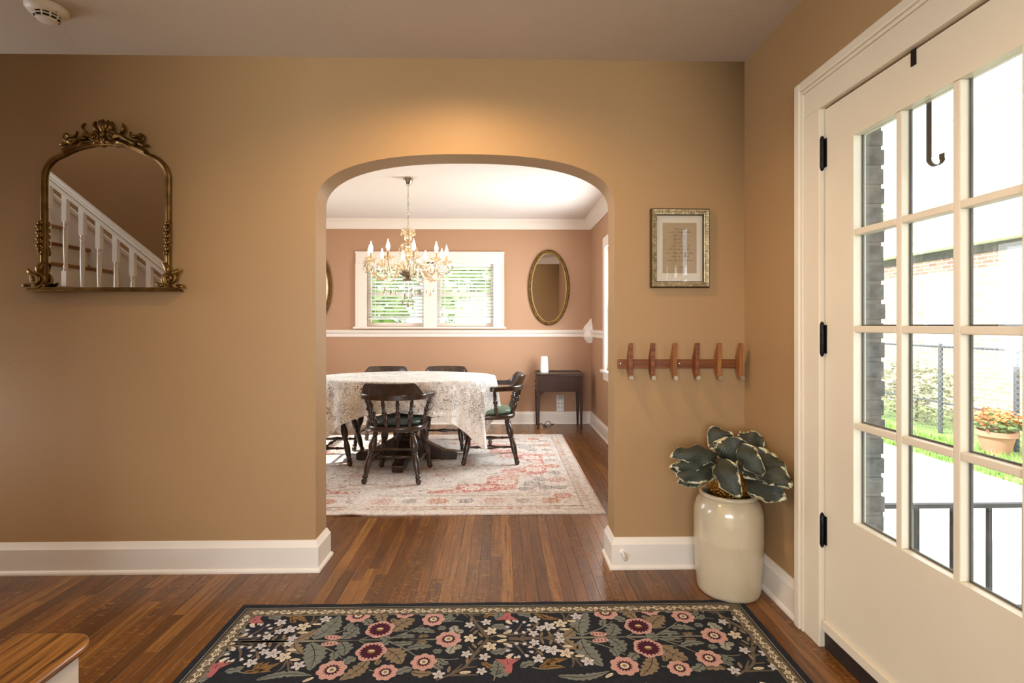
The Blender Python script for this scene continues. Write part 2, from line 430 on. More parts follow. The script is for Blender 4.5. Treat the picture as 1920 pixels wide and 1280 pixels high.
# dining room
BXW = [(-1.70, -.965), (-.825, -.09)]; BZ0, BZ1 = 1.235, 2.03       # the two far windows
m = MB(); m.box(DX0 - .1, BXW[0][0], DY1, 6.62, -.1, ZT).box(BXW[0][1], BXW[1][0], DY1, 6.62, BZ0, BZ1).box(BXW[1][1], DX1 + .1, DY1, 6.62, -.1, ZT)
m.box(BXW[0][0], BXW[1][1], DY1, 6.62, -.1, BZ0).box(BXW[0][0], BXW[1][1], DY1, 6.62, BZ1, ZT)
struct(m.build('wall_dining_far', M_DWALL, smooth=0), 'pinkish tan dining wall with the double window', 'wall')
SY0, SY1, SZ0, SZ1 = 4.55, 5.53, .76, 2.10
m = MB(); m.box(DX1, 1.27, YB, SY0, -.1, ZT).box(DX1, 1.27, SY1, 6.5, -.1, ZT).box(DX1, 1.27, SY0, SY1, -.1, SZ0).box(DX1, 1.27, SY0, SY1, SZ1, ZT)
struct(m.build('wall_dining_right', M_DWALL, smooth=0), 'pinkish tan dining side wall on the right', 'wall')
m = MB(); m.box(DX0 - .12, DX0, YB, 4.2, -.1, ZT).box(DX0 - .12, DX0, 5.6, 6.5, -.1, ZT).box(DX0 - .12, DX0, 4.2, 5.6, -.1, .75).box(DX0 - .12, DX0, 4.2, 5.6, 2.15, ZT)
struct(m.build('wall_dining_left', M_DWALL, smooth=0), 'pinkish tan dining side wall hidden behind the arch', 'wall')
struct(MB().box(DX0 - .1, 1.25, YB, 6.6, CD, CD + .1).build('ceiling_dining', M_DCEIL, smooth=0), 'white dining room ceiling above the chandelier', 'ceiling')

# mouldings swept along a wall
def sweep(m, p0, p1, nrm, prof, m0=0, m1=0):
    """prof: closed list of (depth, z); m0 / m1 mitre: +1 lengthens with depth (outside corner), -1 shortens"""
    p0 = Vector(p0); p1 = Vector(p1); d = (p1 - p0).normalized(); n = Vector(nrm); V = []
    for end, base, mt, sg in ((0, p0, m0, -1), (1, p1, m1, 1)):
        for dep, z in prof:
            q = base + n * dep + d * (sg * mt * dep); V.append((q.x, q.y, z))
    k = len(prof)
    m.add(V, [tuple(range(k)), tuple(range(k, 2 * k))[::-1]] + [(i, (i + 1) % k, k + (i + 1) % k, k + i) for i in range(k)])
    return m
BASE = [(0, 0), (.030, 0), (.030, .008), (.026, .016), (.019, .020), (.019, .124), (.015, .130), (.005, .154), (0, .156)]
def baseboard(name, p0, p1, nrm, label, m0=0, m1=0, mt=M_WHITE):
    o = sweep(MB(), p0, p1, nrm, BASE, m0, m1).build(name, mt, smooth=25); struct(o, label, 'baseboard'); return o
baseboard('baseboard_left', (-4.6, YW), (AX0, YW), (0, -1), 'tall white baseboard left of the archway', 0, 1)
baseboard('baseboard_jamb_left', (AX0, YW), (AX0, YB), (1, 0), 'short white baseboard wrapping the left arch jamb', 1, 1)
baseboard('baseboard_jamb_right', (AX1, YW), (AX1, YB), (-1, 0), 'short white baseboard wrapping the right arch jamb', 1, 1)
baseboard('baseboard_centre', (AX1, YW), (XR, YW), (0, -1), 'white baseboard between the arch and the corner', 1, -1)
baseboard('baseboard_right', (XR, YW), (XR, 2.118), (-1, 0), 'white baseboard between the corner crock and the door casing', -1, 0)
baseboard('baseboard_dining_far', (DX0, DY1), (DX1, DY1), (0, -1), 'white baseboard along the far dining wall', -1, -1, M_TRIMD)
baseboard('baseboard_dining_right', (DX1, DY1), (DX1, YB), (-1, 0), 'white baseboard along the right dining wall', -1, -1, M_TRIMD)
baseboard('baseboard_dining_left', (DX0, YB), (DX0, DY1), (1, 0), 'white baseboard along the left dining wall', -1, -1, M_TRIMD)
CROWN = [(0, 2.455), (.012, 2.455), (.012, 2.468), (.020, 2.476), (.040, 2.510), (.068, 2.536), (.086, 2.546), (.086, 2.556), (.100, 2.556), (.100, CD + .01), (0, CD + .01)]
RAIL = [(0, 1.100), (.012, 1.100), (.015, 1.112), (.015, 1.135), (.024, 1.146), (.030, 1.160), (.036, 1.172), (.036, 1.184), (0, 1.190)]
for i, (a, b, n) in enumerate((((DX0, DY1), (DX1, DY1), (0, -1)), ((DX1, DY1), (DX1, YB), (-1, 0)), ((DX0, YB), (DX0, DY1), (1, 0)), ((DX1, YB), (DX0, YB), (0, 1)))):
    w = ('far', 'right', 'left', 'near')[i]
    struct(sweep(MB(), a, b, n, CROWN, -1, -1).build('trim_%d' % (i + 1), M_TRIMD, smooth=40), 'white cove crown moulding along the %s dining wall' % w, 'crown moulding')
struct(sweep(MB(), (DX0, DY1), (DX1, DY1), (0, -1), RAIL, -1, -1).build('trim_5', M_TRIMD, smooth=30), 'white chair rail along the far dining wall', 'chair rail')
struct(sweep(MB(), (DX1, DY1), (DX1, SY1 + .10), (-1, 0), RAIL, -1, 0).build('trim_6', M_TRIMD, smooth=30), 'white chair rail stub on the right dining wall', 'chair rail')
# carved corner bracket where the chair rails meet
m = MB(True); pr = [(0, 1.02), (.03, 1.02), (.04, 1.035), (.045, 1.05), (.055, 1.065), (.06, 1.08), (.068, 1.10), (.068, 1.20), (.058, 1.235), (.045, 1.255), (.03, 1.28), (.018, 1.305), (.008, 1.325), (0, 1.335)]
for a in range(len(pr) - 1):
    (d0, z0), (d1, z1) = pr[a], pr[a + 1]
    m.add([(DX1, DY1, z0), (DX1 - d0 * 1.5, DY1, z0), (DX1 - d0, DY1 - d0, z0), (DX1, DY1 - d0 * 1.5, z0), (DX1, DY1, z1), (DX1 - d1 * 1.5, DY1, z1), (DX1 - d1, DY1 - d1, z1), (DX1, DY1 - d1 * 1.5, z1)],
          [(1, 2, 6, 5), (2, 3, 7, 6)] + ([(0, 1, 2, 3)] if a == 0 else []))
tag(m.build('corner_bracket', M_TRIMD, smooth=25), 'small white carved bracket in the dining corner at chair rail height', 'bracket')

# dining windows ------------------------------------------------------------
def far_window():
    r = empty('window_1', (-.895, DY1, BZ0)); struct(r, 'white framed double window in the far dining wall', 'window')
    x0, x1 = BXW[0][0], BXW[1][1]; m = lambda: MB(True); y0 = DY1 - .022
    for (a, b) in ((x0 - .125, x0 + .012), (x1 - .012, x1 + .125)):
        q = m(); q.box(a, b, y0, DY1, BZ0 - .01, BZ1 - .012); e = a if a < x0 - .05 else b
        q.box(min(e, e + (.02 if e == a else -.02)), max(e, e + (.02 if e == a else -.02)), y0 - .012, DY1, BZ0 - .01, BZ1 - .0125)
        q.build('casing', M_TRIMD, r, 0, bevel=.003)
    m().box(BXW[0][1] - .012, BXW[1][0] + .012, y0, DY1 + .02, BZ0 - .01, BZ1 + .01).build('mullion', M_TRIMD, r, 0, bevel=.003)
    q = m(); q.box(x0 - .125, x1 + .125, y0, DY1, BZ1 - .012, BZ1 + .13).box(x0 - .128, x1 + .128, y0 - .012, DY1, BZ1 + .118, BZ1 + .14)
    q.build('head_casing', M_TRIMD, r, 0, bevel=.003)
    m().box(x0 - .15, x1 + .15, DY1 - .055, DY1 + .10, BZ0 - .032, BZ0 - .006).build('sill', M_TRIMD, r, 0, bevel=.006)
    for (a, b) in BXW:
        for (z0, z1, yy) in ((BZ0 - .005, 1.655, 6.545), (1.615, BZ1, 6.575)):
            q = m(); q.box(a, a + .045, yy, yy + .03, z0, z1).box(b - .045, b, yy, yy + .03, z0, z1).box(a + .045, b - .045, yy, yy + .03, z0, z0 + .05).box(a + .045, b - .045, yy, yy + .03, z1 - .04, z1)
            s = q.build('sash', M_TRIMD, r, 0); m().box(a + .045, b - .045, yy + .012, yy + .016, z0 + .05, z1 - .04).build('pane', M_GLASS, s, 0)
    return r
far_window()
def side_window(name, x, nx, label, ya, yb, za, zb):
    r = empty(name, (x, (ya + yb) / 2, za)); struct(r, label, 'window'); c = .105
    m = lambda: MB(True)
    def bx(q, d0, d1, *a): q.box(min(x + nx * d0, x + nx * d1), max(x + nx * d0, x + nx * d1), *a); return q
    for (a, b) in ((ya - c, ya + .01), (yb - .01, yb + c)): bx(m(), 0, .022, a, b, za, zb - .01).build('casing', M_TRIMD, r, 0, bevel=.003)
    bx(m(), 0, .022, ya - c, yb + c, zb - .01, zb + c).build('head_casing', M_TRIMD, r, 0, bevel=.003)
    bx(m(), -.08, .05, ya - c - .02, yb + c + .02, za - .03, za).build('sill', M_TRIMD, r, 0, bevel=.004)
    bx(m(), 0, .018, ya - c, yb + c, za - .11, za - .03).build('apron', M_TRIMD, r, 0, bevel=.003)
    zm = (za + zb) / 2
    for (z0, z1, d) in ((za, zm + .02, -.04), (zm - .02, zb, -.065)):
        q = m(); bx(q, d, d - .025, ya, ya + .05, z0, z1); bx(q, d, d - .025, yb - .05, yb, z0, z1); bx(q, d, d - .025, ya + .05, yb - .05, z0, z0 + .05); bx(q, d, d - .025, ya + .05, yb - .05, z1 - .04, z1)
        s = q.build('sash', M_TRIMD, r, 0); bx(m(), d - .01, d - .014, ya + .05, yb - .05, z0 + .05, z1 - .04).build('pane', M_GLASS, s, 0)
side_window('window_2', DX1, -1, 'white framed tall window in the right dining wall', SY0, SY1, SZ0, SZ1)
side_window('window_3', DX0, 1, 'white framed window in the left dining wall, behind the arch', 4.2, 5.6, .75, 2.15)

# blinds
M_SLAT = mat('white_blind_slat', 'f4f3f0', .45)
def blind(a, b, label):
    r = empty('window_blind', ((a + b) / 2, 6.515, BZ1)); tag(r, label, 'blind', 'white slatted blinds of the double window')
    w = (b - a) / 2 - .012
    MB().box(-w, w, -.025, .022, -.045, -.002).build('head_rail', M_SLAT, r, 0, bevel=.003)
    MB().box(-w, w, -.022, .02, -.712, -.694).build('bottom_rail', M_SLAT, r, 0, bevel=.003)
    q = MB(); tl = radians(-24)
    V = [(-w, -.024 * cos(tl), -.024 * sin(tl)), (w, -.024 * cos(tl), -.024 * sin(tl)), (w, .024 * cos(tl), .024 * sin(tl)), (-w, .024 * cos(tl), .024 * sin(tl))]
    q.add(V + [(p[0], p[1], p[2] + .003) for p in V], [(0, 3, 2, 1), (4, 5, 6, 7), (0, 1, 5, 4), (1, 2, 6, 5), (2, 3, 7, 6), (3, 0, 4, 7)])
    s0 = q.build('slat', M_SLAT, r, 0)
    for i in range(15):
        c = s0 if i == 0 else s0.copy()
        if i: COL.objects.link(c)
        c.location = (0, 0, -.068 - i * .0435)
    for xx in (-w * .72, w * .72): MB().box(xx - .003, xx + .003, -.026, -.0245, -.70, -.04).build('ladder_tape', M_SLAT, r, 0)
    MB().lathe((-w * .86, -.03, -.05), (-w * .86, -.03, -.55), [(0, .004), (1, .004)], 6).build('tilt_wand', M_SLAT, r)
blind(*BXW[0], 'white slatted blind on the left sash, behind the chandelier')
blind(*BXW[1], 'white slatted blind on the right sash, nearer the oval mirror')

# entrance door -------------------------------------------------------------
def entrance_door():
    F, B_ = 1.254, 1.298; ye, yn = DYH - .004, DY0 + .004; zb, zt = .070, 2.083
    d = empty('door_1', (F, ye, zb)); struct(d, 'cream entrance door with twelve glass panes and black hinges', 'door')
    q = lambda: MB(True)
    gy0, gy1, gz0, gz1 = 1.207, 1.798, .545, 1.925
    q().box(F, B_, gy1, ye, zb, zt).build('stile', M_DOOR, d, 0)
    q().box(F, B_, yn, gy0, zb, zt).build('stile', M_DOOR, d, 0)
    q().box(F, B_, gy0, gy1, gz1, zt).build('top_rail', M_DOOR, d, 0)
    q().box(F, B_, gy0, gy1, zb, gz0).build('bottom_panel', M_DOOR, d, 0)
    ys = [gy1, 1.596, 1.390, gy0]; zs = [gz0 + (gz1 - gz0) * i / 4 for i in range(5)]; hm = .0115
    for yy in ys[1:3]:
        q().box(F + .004, B_ - .004, yy - hm, yy + hm, gz0, gz1).build('muntin', M_DOOR, d, 0, bevel=.003)
    for zz in zs[1:4]:
        for (a, b) in zip(ys[:-1], ys[1:]):
            q().box(F + .004, B_ - .004, b + (hm if b != gy0 else 0), a - (hm if a != gy1 else 0), zz - hm, zz + hm).build('muntin', M_DOOR, d, 0, bevel=.003)
    for j, (a, b) in enumerate(zip(ys[:-1], ys[1:])):
        for i in range(4):
            y1 = a - (hm if j > 0 else 0); y0 = b + (hm if j < 2 else 0); z0 = zs[i] + (hm if i else 0); z1 = zs[i + 1] - (hm if i < 3 else 0)
            p = q().box(F + .027, F + .030, y0, y1, z0, z1).build('pane', M_GLASS, d, 0)
            # thin dark putty line at the foot of every pane
            q().box(F + .030, F + .036, y0, y1, z0, z0 + .005).box(F + .030, F + .036, y1 - .006, y1, z0, z1).build('putty_line', mat('old_putty', '4e4a47', .8), p, 0)
    q().box(F - .012, F + .001, yn, ye, zb, zb + .038).build('weather_strip', M_DOOR, d, 0, bevel=.003)
    for zc in (1.915, 1.195, .455):
        h = q(); h.lathe((F - .010, ye + .003, zc - .057), (F - .010, ye + .003, zc + .057), [(0, .0075), (.02, .009), (.33, .009), (.335, .0078), (.345, .009), (.65, .009), (.655, .0078), (.665, .009), (.98, .009), (1, .0075)], 10)
        h.lathe((F - .010, ye + .003, zc + .055), (F - .010, ye + .003, zc + .068), [(0, .006), (.5, .0075), (1, .002)], 10)
        h.lathe((F - .010, ye + .003, zc - .068), (F - .010, ye + .003, zc - .055), [(0, .002), (.5, .0075), (1, .006)], 10)
        h.box(F - .003, F + .0015, ye - .012, ye + .004, zc - .055, zc + .055)
        h.build('hinge', M_BLACK, d)
    q().box(F - .002, B_, DY0 + .002, DYH - .002, .0, zb - .006).build('threshold', mat('dark_threshold_wood', '231813', .55, bump=(40, .3, .003)), d, 0, bevel=.004)
    # frame and casing
    c = empty('trim_7', (XR, DYH, 0)); struct(c, 'cream moulded casing framing the entrance door', 'door casing')
    x0 = 1.233
    q().box(x0, XR, DYH, DYH + .098, .0, DZT).build('side_casing', M_DOOR, c, 0, bevel=.003)
    q().box(x0 - .014, XR, DYH + .112, DYH + .150, .0, DZT + .150).build('back_band', M_DOOR, c, 0, bevel=.006)
    q().box(x0 - .006, XR, DYH + .098, DYH + .112, .0, DZT + .098).build('bead', M_DOOR, c, 0, bevel=.003)
    q().box(x0, XR, DY0 - .125, DYH + .098, DZT, DZT + .098).build('head_casing', M_DOOR, c, 0, bevel=.003)
    q().box(x0 - .014, XR, DY0 - .15, DYH + .112, DZT + .112, DZT + .150).build('back_band', M_DOOR, c, 0, bevel=.006)
    q().box(x0 - .006, XR, DY0 - .125, DYH + .112, DZT + .098, DZT + .112).build('bead', M_DOOR, c, 0, bevel=.003)
    q().box(x0, XR, DY0 - .125, DY0, .0, DZT).build('side_casing', M_DOOR, c, 0, bevel=.003)
    q().box(1.302, 1.392, DYH - .022, DYH - .001, .0, DZT).build('stop', M_WHITE, c, 0)
    q().box(1.302, 1.392, DY0, DY0 + .02, .0, DZT).build('stop', M_WHITE, c, 0)
    q().box(1.302, 1.392, DY0, DYH, DZT - .022, DZT - .001).build('stop', M_WHITE, c, 0)
entrance_door()
# metal wreath hanger hooked over the door
hy = 1.530
h = MB(True); th = .0022
h.box(1.2505, 1.2537, hy - .009, hy + .009, 2.038, 2.086); h.box(1.2505, 1.3005, hy - .009, hy + .009, 2.0838, 2.0858)
h.box(1.2985, 1.3010, hy - .009, hy + .009, 1.755, 2.0858)
prev = None
for i in range(9):
    an = pi * i / 8; c = (1.3205 - .0205 * cos(an), 1.755 - .022 * sin(an))
    if prev: h.prism([prev, c, (c[0] - th * cos(an) * 1.0, c[1] + th * sin(an)), (prev[0] - th * cos(pan), prev[1] + th * sin(pan))], hy - .009, hy + .009, lambda u, v, w_: (u, w_, v))
    prev = c; pan = an
h.box(1.3388, 1.3412, hy - .009, hy + .009, 1.755, 1.772)
tag(h.build('wreath_hanger', M_BLACK, smooth=0), 'black metal wreath hook slung over the top of the glazed door', 'hook')

# ------------------------------------------------------------------ outside the door
GZ = -.60
M_CONC = mat('pale_concrete', 'cfcac2', .85, var=(2.0, .5, 'bdb7ae'), bump=(40, .3, .004), src='World')
M_DRIVE = mat('driveway_concrete', 'c9c5be', .85, var=(.9, .7, 'a9a49d'), bump=(30, .3, .004), src='World')
M_LAWN = mat('lawn_soil', '6f8a45', .9, var=(5, .8, '93a860'), src='World')
M_GRASS = mat('grass_blade', '86a84e', .7)
M_IRON = mat('painted_iron', '2b2c2e', .5, .3)
struct(MB().box(-8, 40, -15, 45, GZ - .3, GZ - .06).build('ground_outside', M_LAWN, smooth=0), 'open ground around the houses', 'ground')
struct(MB().box(1.48, 6.0, -8, 30, GZ - .06, GZ).build('driveway', M_DRIVE, smooth=0), 'pale concrete driveway outside the door', 'driveway')
struct(MB().box(6.0, 9.6, -8, 30, GZ - .06, GZ - .01).build('lawn_strip', M_LAWN, smooth=0), 'strip of lawn beyond the driveway', 'lawn')
m = MB(); rg = random.Random(3)
for i in range(5200):
    x = rg.uniform(6.0, 7.2); y = rg.uniform(4.5, 11); a = rg.uniform(0, pi); h = rg.uniform(.04, .10); w = .010
    dx, dy = cos(a) * w, sin(a) * w; lx, ly = rg.uniform(-.04, .04), rg.uniform(-.04, .04)
    m.add([(x - dx, y - dy, GZ - .012), (x + dx, y + dy, GZ - .012), (x + lx, y + ly, GZ + h)], [(0, 1, 2)])
tag(m.build('lawn_grass', M_GRASS, smooth=0, weld=False, recalc=False), 'short green grass beside the driveway seen through the door', 'grass', kind='stuff')
struct(MB().box(1.48, 3.6, .2, 3.0, GZ, -.45).build('porch_slab', M_CONC, smooth=0), 'concrete porch slab outside the door', 'porch')
# iron porch railing running straight out from the house
r = empty('porch_railing', (2.6, 2.88, -.45)); tag(r, 'dark iron porch railing seen through the lowest door panes', 'railing')
q = lambda: MB(True)
q().box(1.50, 3.55, 2.865, 2.895, .205, .228).build('top_rail', M_IRON, r, 0)
q().box(1.50, 3.55, 2.87, 2.89, -.38, -.36).build('bottom_rail', M_IRON, r, 0)
b0 = q().box(1.515, 1.535, 2.87, 2.89, -.45, .208).build('baluster', M_IRON, r, 0)
for i in range(1, 10):
    c = b0.copy(); COL.objects.link(c); c.location = (i * .212, 0, 0)
# porch roof of our own house
m = MB(); m.box(1.48, 3.7, -.4, 3.1, 2.95, 3.05).box(3.62, 3.74, -.4, 3.1, 2.78, 3.12)
struct(m.build('roof_porch', mat('porch_soffit_paint', '9fa1a2', .7), smooth=0), 'grey painted soffit of the porch roof', 'roof')

# neighbour's brick house
def brick_mat():
    t = NT('far_brickwork'); geo = t.n('ShaderNodeNewGeometry').outputs['Position']; sp = t.n('ShaderNodeSeparateXYZ'); t.l(geo, sp.inputs[0])
    cb = t.n('ShaderNodeCombineXYZ'); t.l(t.math('ADD', sp.outputs[1], sp.outputs[0]), cb.inputs[0]); t.l(sp.outputs[2], cb.inputs[1])
    br = t.n('ShaderNodeTexBrick'); t.l(cb.outputs[0], br.inputs['Vector']); br.inputs['Scale'].default_value = 1.0
    br.inputs['Brick Width'].default_value = .235; br.inputs['Row Height'].default_value = .082; br.inputs['Mortar Size'].default_value = .012
    br.inputs['Color1'].default_value = (*lin('b98a78'), 1); br.inputs['Color2'].default_value = (*lin('d0aa94'), 1); br.inputs['Mortar'].default_value = (*lin('d8d4cc'), 1)
    t.base(br.outputs['Color']); t.set(Roughness=.9); t.bump(br.outputs['Fac'], -.4, .01); return t.m
M_BRICK = brick_mat()
def shingle_mat():
    t = NT('roof_shingle'); geo = t.n('ShaderNodeNewGeometry').outputs['Position']; sp = t.n('ShaderNodeSeparateXYZ'); t.l(geo, sp.inputs[0])
    cb = t.n('ShaderNodeCombineXYZ'); t.l(sp.outputs[1], cb.inputs[0]); t.l(sp.outputs[2], cb.inputs[1])
    br = t.n('ShaderNodeTexBrick'); t.l(cb.outputs[0], br.inputs['Vector']); br.inputs['Scale'].default_value = 1.0
    br.inputs['Brick Width'].default_value = .30; br.inputs['Row Height'].default_value = .11; br.inputs['Mortar Size'].default_value = .008
    br.inputs['Color1'].default_value = (*lin('c2bcb5'), 1); br.inputs['Color2'].default_value = (*lin('b1aaa2'), 1); br.inputs['Mortar'].default_value = (*lin('8d8780'), 1)
    t.base(br.outputs['Color']); t.set(Roughness=.9); t.bump(br.outputs['Fac'], -.5, .02); return t.m
M_SHING = shingle_mat(); M_SIDING = mat('white_siding', 'dddad4', .7); M_EXTTRIM = mat('white_exterior_trim', 'ecebe7', .6); M_FARGLASS = mat('far_window_glass', '9fb0b8', .15); M_FRIEZE = mat('dark_frieze', '6a6866', .9, var=(30, .9, '47464a'), src='World')
HX = 9.6
hs = empty('neighbour_house', (HX + 2, 12, GZ)); tag(hs, 'sunlit brick house with shingled roof beyond the driveway', 'house')
q().box(HX, HX + 6, 4, 13.6, GZ, 2.84).build('wall', M_BRICK, hs, 0)
q().box(HX - .02, HX, 4, 13.6, 2.68, 2.86).build('frieze', M_FRIEZE, hs, 0)
q().box(HX - .40, HX + .1, 3.7, 13.9, 2.86, 3.02).build('eave', M_EXTTRIM, hs, 0)
m = q(); m.add([(HX - .42, 3.6, 3.02), (HX - .42, 14.0, 3.02), (HX + 3.2, 11.5, 5.6), (HX + 3.2, 3.6, 5.6), (HX + 6.6, 14.0, 3.02), (HX + 6.6, 3.6, 3.02)], [(0, 1, 2, 3), (1, 4, 2), (4, 5, 3, 2), (0, 3, 5), (0, 1, 4, 5)])
m.build('roof', M_SHING, hs, 0)
# upper storey nearer to us
q().box(HX + .9, HX + 5, 4, 11.3, 3.4, 5.6).build('upper_wall', M_SIDING, hs, 0)
q().box(HX + .5, HX + 5.3, 3.6, 11.6, 5.6, 5.82).build('upper_eave', M_EXTTRIM, hs, 0)
m = q(); m.add([(HX + .45, 3.5, 5.82), (HX + .45, 11.7, 5.82), (HX + 5.4, 11.7, 5.82), (HX + 5.4, 3.5, 5.82), (HX + 2.9, 3.5, 7.9), (HX + 2.9, 9.2, 7.9)], [(0, 1, 5, 4), (1, 2, 5), (2, 3, 4, 5), (3, 0, 4), (0, 3, 2, 1)])
m.build('upper_roof', M_SHING, hs, 0)
def far_win(x, y0, y1, z0, z1):
    f = q().box(x - .06, x, y0 - .12, y1 + .12, z0 - .1, z1 + .12).build('window', M_EXTTRIM, hs, 0)
    zm = (z0 + z1) / 2
    for (a, b) in ((z0, zm - .03), (zm + .03, z1)): q().box(x - .075, x - .058, y0, y1, a, b).build('pane', M_FARGLASS, f, 0)
far_win(HX, 10.55, 11.25, .9, 2.05); far_win(HX + .9, 10.2, 10.95, 4.2, 5.25); far_win(HX + .9, 8.9, 9.65, 4.2, 5.25)
# chain link fence with gate
def link_mat():
    t = NT('chain_link_wire'); t.base(lin('8f9090')); t.set(Roughness=.5, Metallic=.5); return t.m
M_LINK = link_mat(); M_POST = mat('dark_fence_post', '55565a', .6, .2)
fx = 7.55
fn = empty('chain_link_fence', (fx, 8, GZ)); tag(fn, 'chain link fence with dark posts in front of the brick house', 'fence')
for yy in (6.2, 7.35, 8.65, 10.2, 12.0): MB(True).lathe((fx, yy, GZ - .05), (fx, yy, .93), [(0, .035), (.97, .035), (1, .02)], 8).build('post', M_POST, fn)
for (ya, yb) in ((6.2, 7.35), (7.35, 8.65), (8.65, 10.2), (10.2, 12.0)):
    MB(True).lathe((fx, ya, .88), (fx, yb, .88), [(0, .022), (1, .022)], 6).build('top_rail', M_POST, fn)
    MB(True).lathe((fx, ya, -.08), (fx, yb, -.08), [(0, .018), (1, .018)], 6).build('mid_rail', M_POST, fn)
m = MB(True); zl, zh = GZ + .03, .88; sp_ = .085; y = 6.2 - (zh - zl)
while y < 12.0:
    for sgn in (1, -1):
        a = [y, zl] if sgn > 0 else [y, zh]; b = [y + (zh - zl), zh] if sgn > 0 else [y + (zh - zl), zl]
        if a[0] < 6.2: f = (6.2 - a[0]) / (b[0] - a[0]); a = [6.2, a[1] + (b[1] - a[1]) * f]
        if b[0] > 12.0: f = (12.0 - a[0]) / (b[0] - a[0]); b = [12.0, a[1] + (b[1] - a[1]) * f]
        m.lathe((fx - .028, a[0], a[1]), (fx - .028, b[0], b[1]), [(0, .0035), (1, .0035)], 3, cap=False)
    y += sp_
o = m.build('wire_mesh', M_LINK, fn, smooth=0, weld=False, recalc=False); o['kind'] = 'stuff'
# foliage helper
def leaf_cloud(m, c, rad, n, size, rnd):
    for i in range(n):
        while True:
            p = Vector((rnd.uniform(-1, 1), rnd.uniform(-1, 1), rnd.uniform(-1, 1)))
            if .25 < p.length < 1: break
        p = Vector((c[0] + p.x * rad[0], c[1] + p.y * rad[1], c[2] + p.z * rad[2]))
        d = Vector((rnd.gauss(0, 1), rnd.gauss(0, 1), rnd.gauss(0, 1))).normalized(); _, a, b = frame_from(d); s = size * rnd.uniform(.6, 1.3)
        m.add([p - a * s, p + b * s * .5, p + a * s, p - b * s * .5], [(0, 1, 2, 3)])
M_LEAFY = mat('sunlit_foliage', 'a9c07a', .7, var=(3, .8, '8aa65c'), src='World'); M_BARK = mat('bark', '5a4a3c', .9, bump=(20, .6, .01))
def tree(loc, h, rad, label, seed, n=2600, size=.16):
    t = empty('leafy_tree', loc); tag(t, label, 'tree'); rn = random.Random(seed)
    MB().tube([(0, 0, 0), (.05, .03, h * .35), (0, .05, h * .7)], [.16, .12, .07], 8).build('trunk', M_BARK, t)
    m = MB(); leaf_cloud(m, (0, 0, h * .72), rad, n, size, rn)
    o = m.build('crown', M_LEAFY, t, smooth=0, weld=False, recalc=False); o['kind'] = 'stuff'
tree((11.2, 18.2, GZ), 6.8, (2.2, 2.2, 2.6), 'green tree beside the brick house, seen through the hinge-side panes', 4)
tree((-2.9, 10.4, GZ), 4.6, (1.35, 1.2, 2.0), 'garden tree behind the left dining blind', 5, 3000, .13)
tree((.1, 10.1, GZ), 4.2, (1.5, 1.2, 1.9), 'garden tree behind the right dining blind', 6, 3000, .13)
# shrubs by the fence and the terracotta pot
s_ = empty('garden_shrub', (8.0, 9.7, GZ)); tag(s_, 'pale straggly shrub against the chain link fence', 'shrub'); m = MB(); leaf_cloud(m, (0, 0, .55), (.35, 1.2, .6), 900, .06, random.Random(9))
o = m.build('foliage', mat('pale_shrub_leaf', 'b4ad84', .8, var=(6, .8, '8d8a5c'), src='World'), s_, smooth=0, weld=False, recalc=False); o['kind'] = 'stuff'
MB().lathe((0, 0, 0), (0, 0, .5), [(0, .03), (1, .015)], 6).build('stem', M_BARK, s_)
pt = empty('flower_pot', (7.12, 7.22, GZ)); tag(pt, 'terracotta pot of orange flowers in front of the fence', 'plant pot')
MB().vlathe((0, 0), [(.15, 0), (.21, .26), (.235, .26), (.235, .33), (.205, .33), (.20, .28)], 20).build('pot', mat('terracotta', 'c08a70', .85), pt)
m = MB(); leaf_cloud(m, (0, 0, .44), (.30, .30, .15), 260, .045, random.Random(2)); m.build('leaves', mat('dull_green_leaf', '6a7a48', .8), pt, smooth=0, weld=False, recalc=False)['kind'] = 'stuff'
m = MB(); leaf_cloud(m, (0, 0, .52), (.32, .32, .14), 320, .035, random.Random(8)); m.build('blossom', mat('orange_blossom', 'd5824f', .8), pt, smooth=0, weld=False, recalc=False)['kind'] = 'stuff'

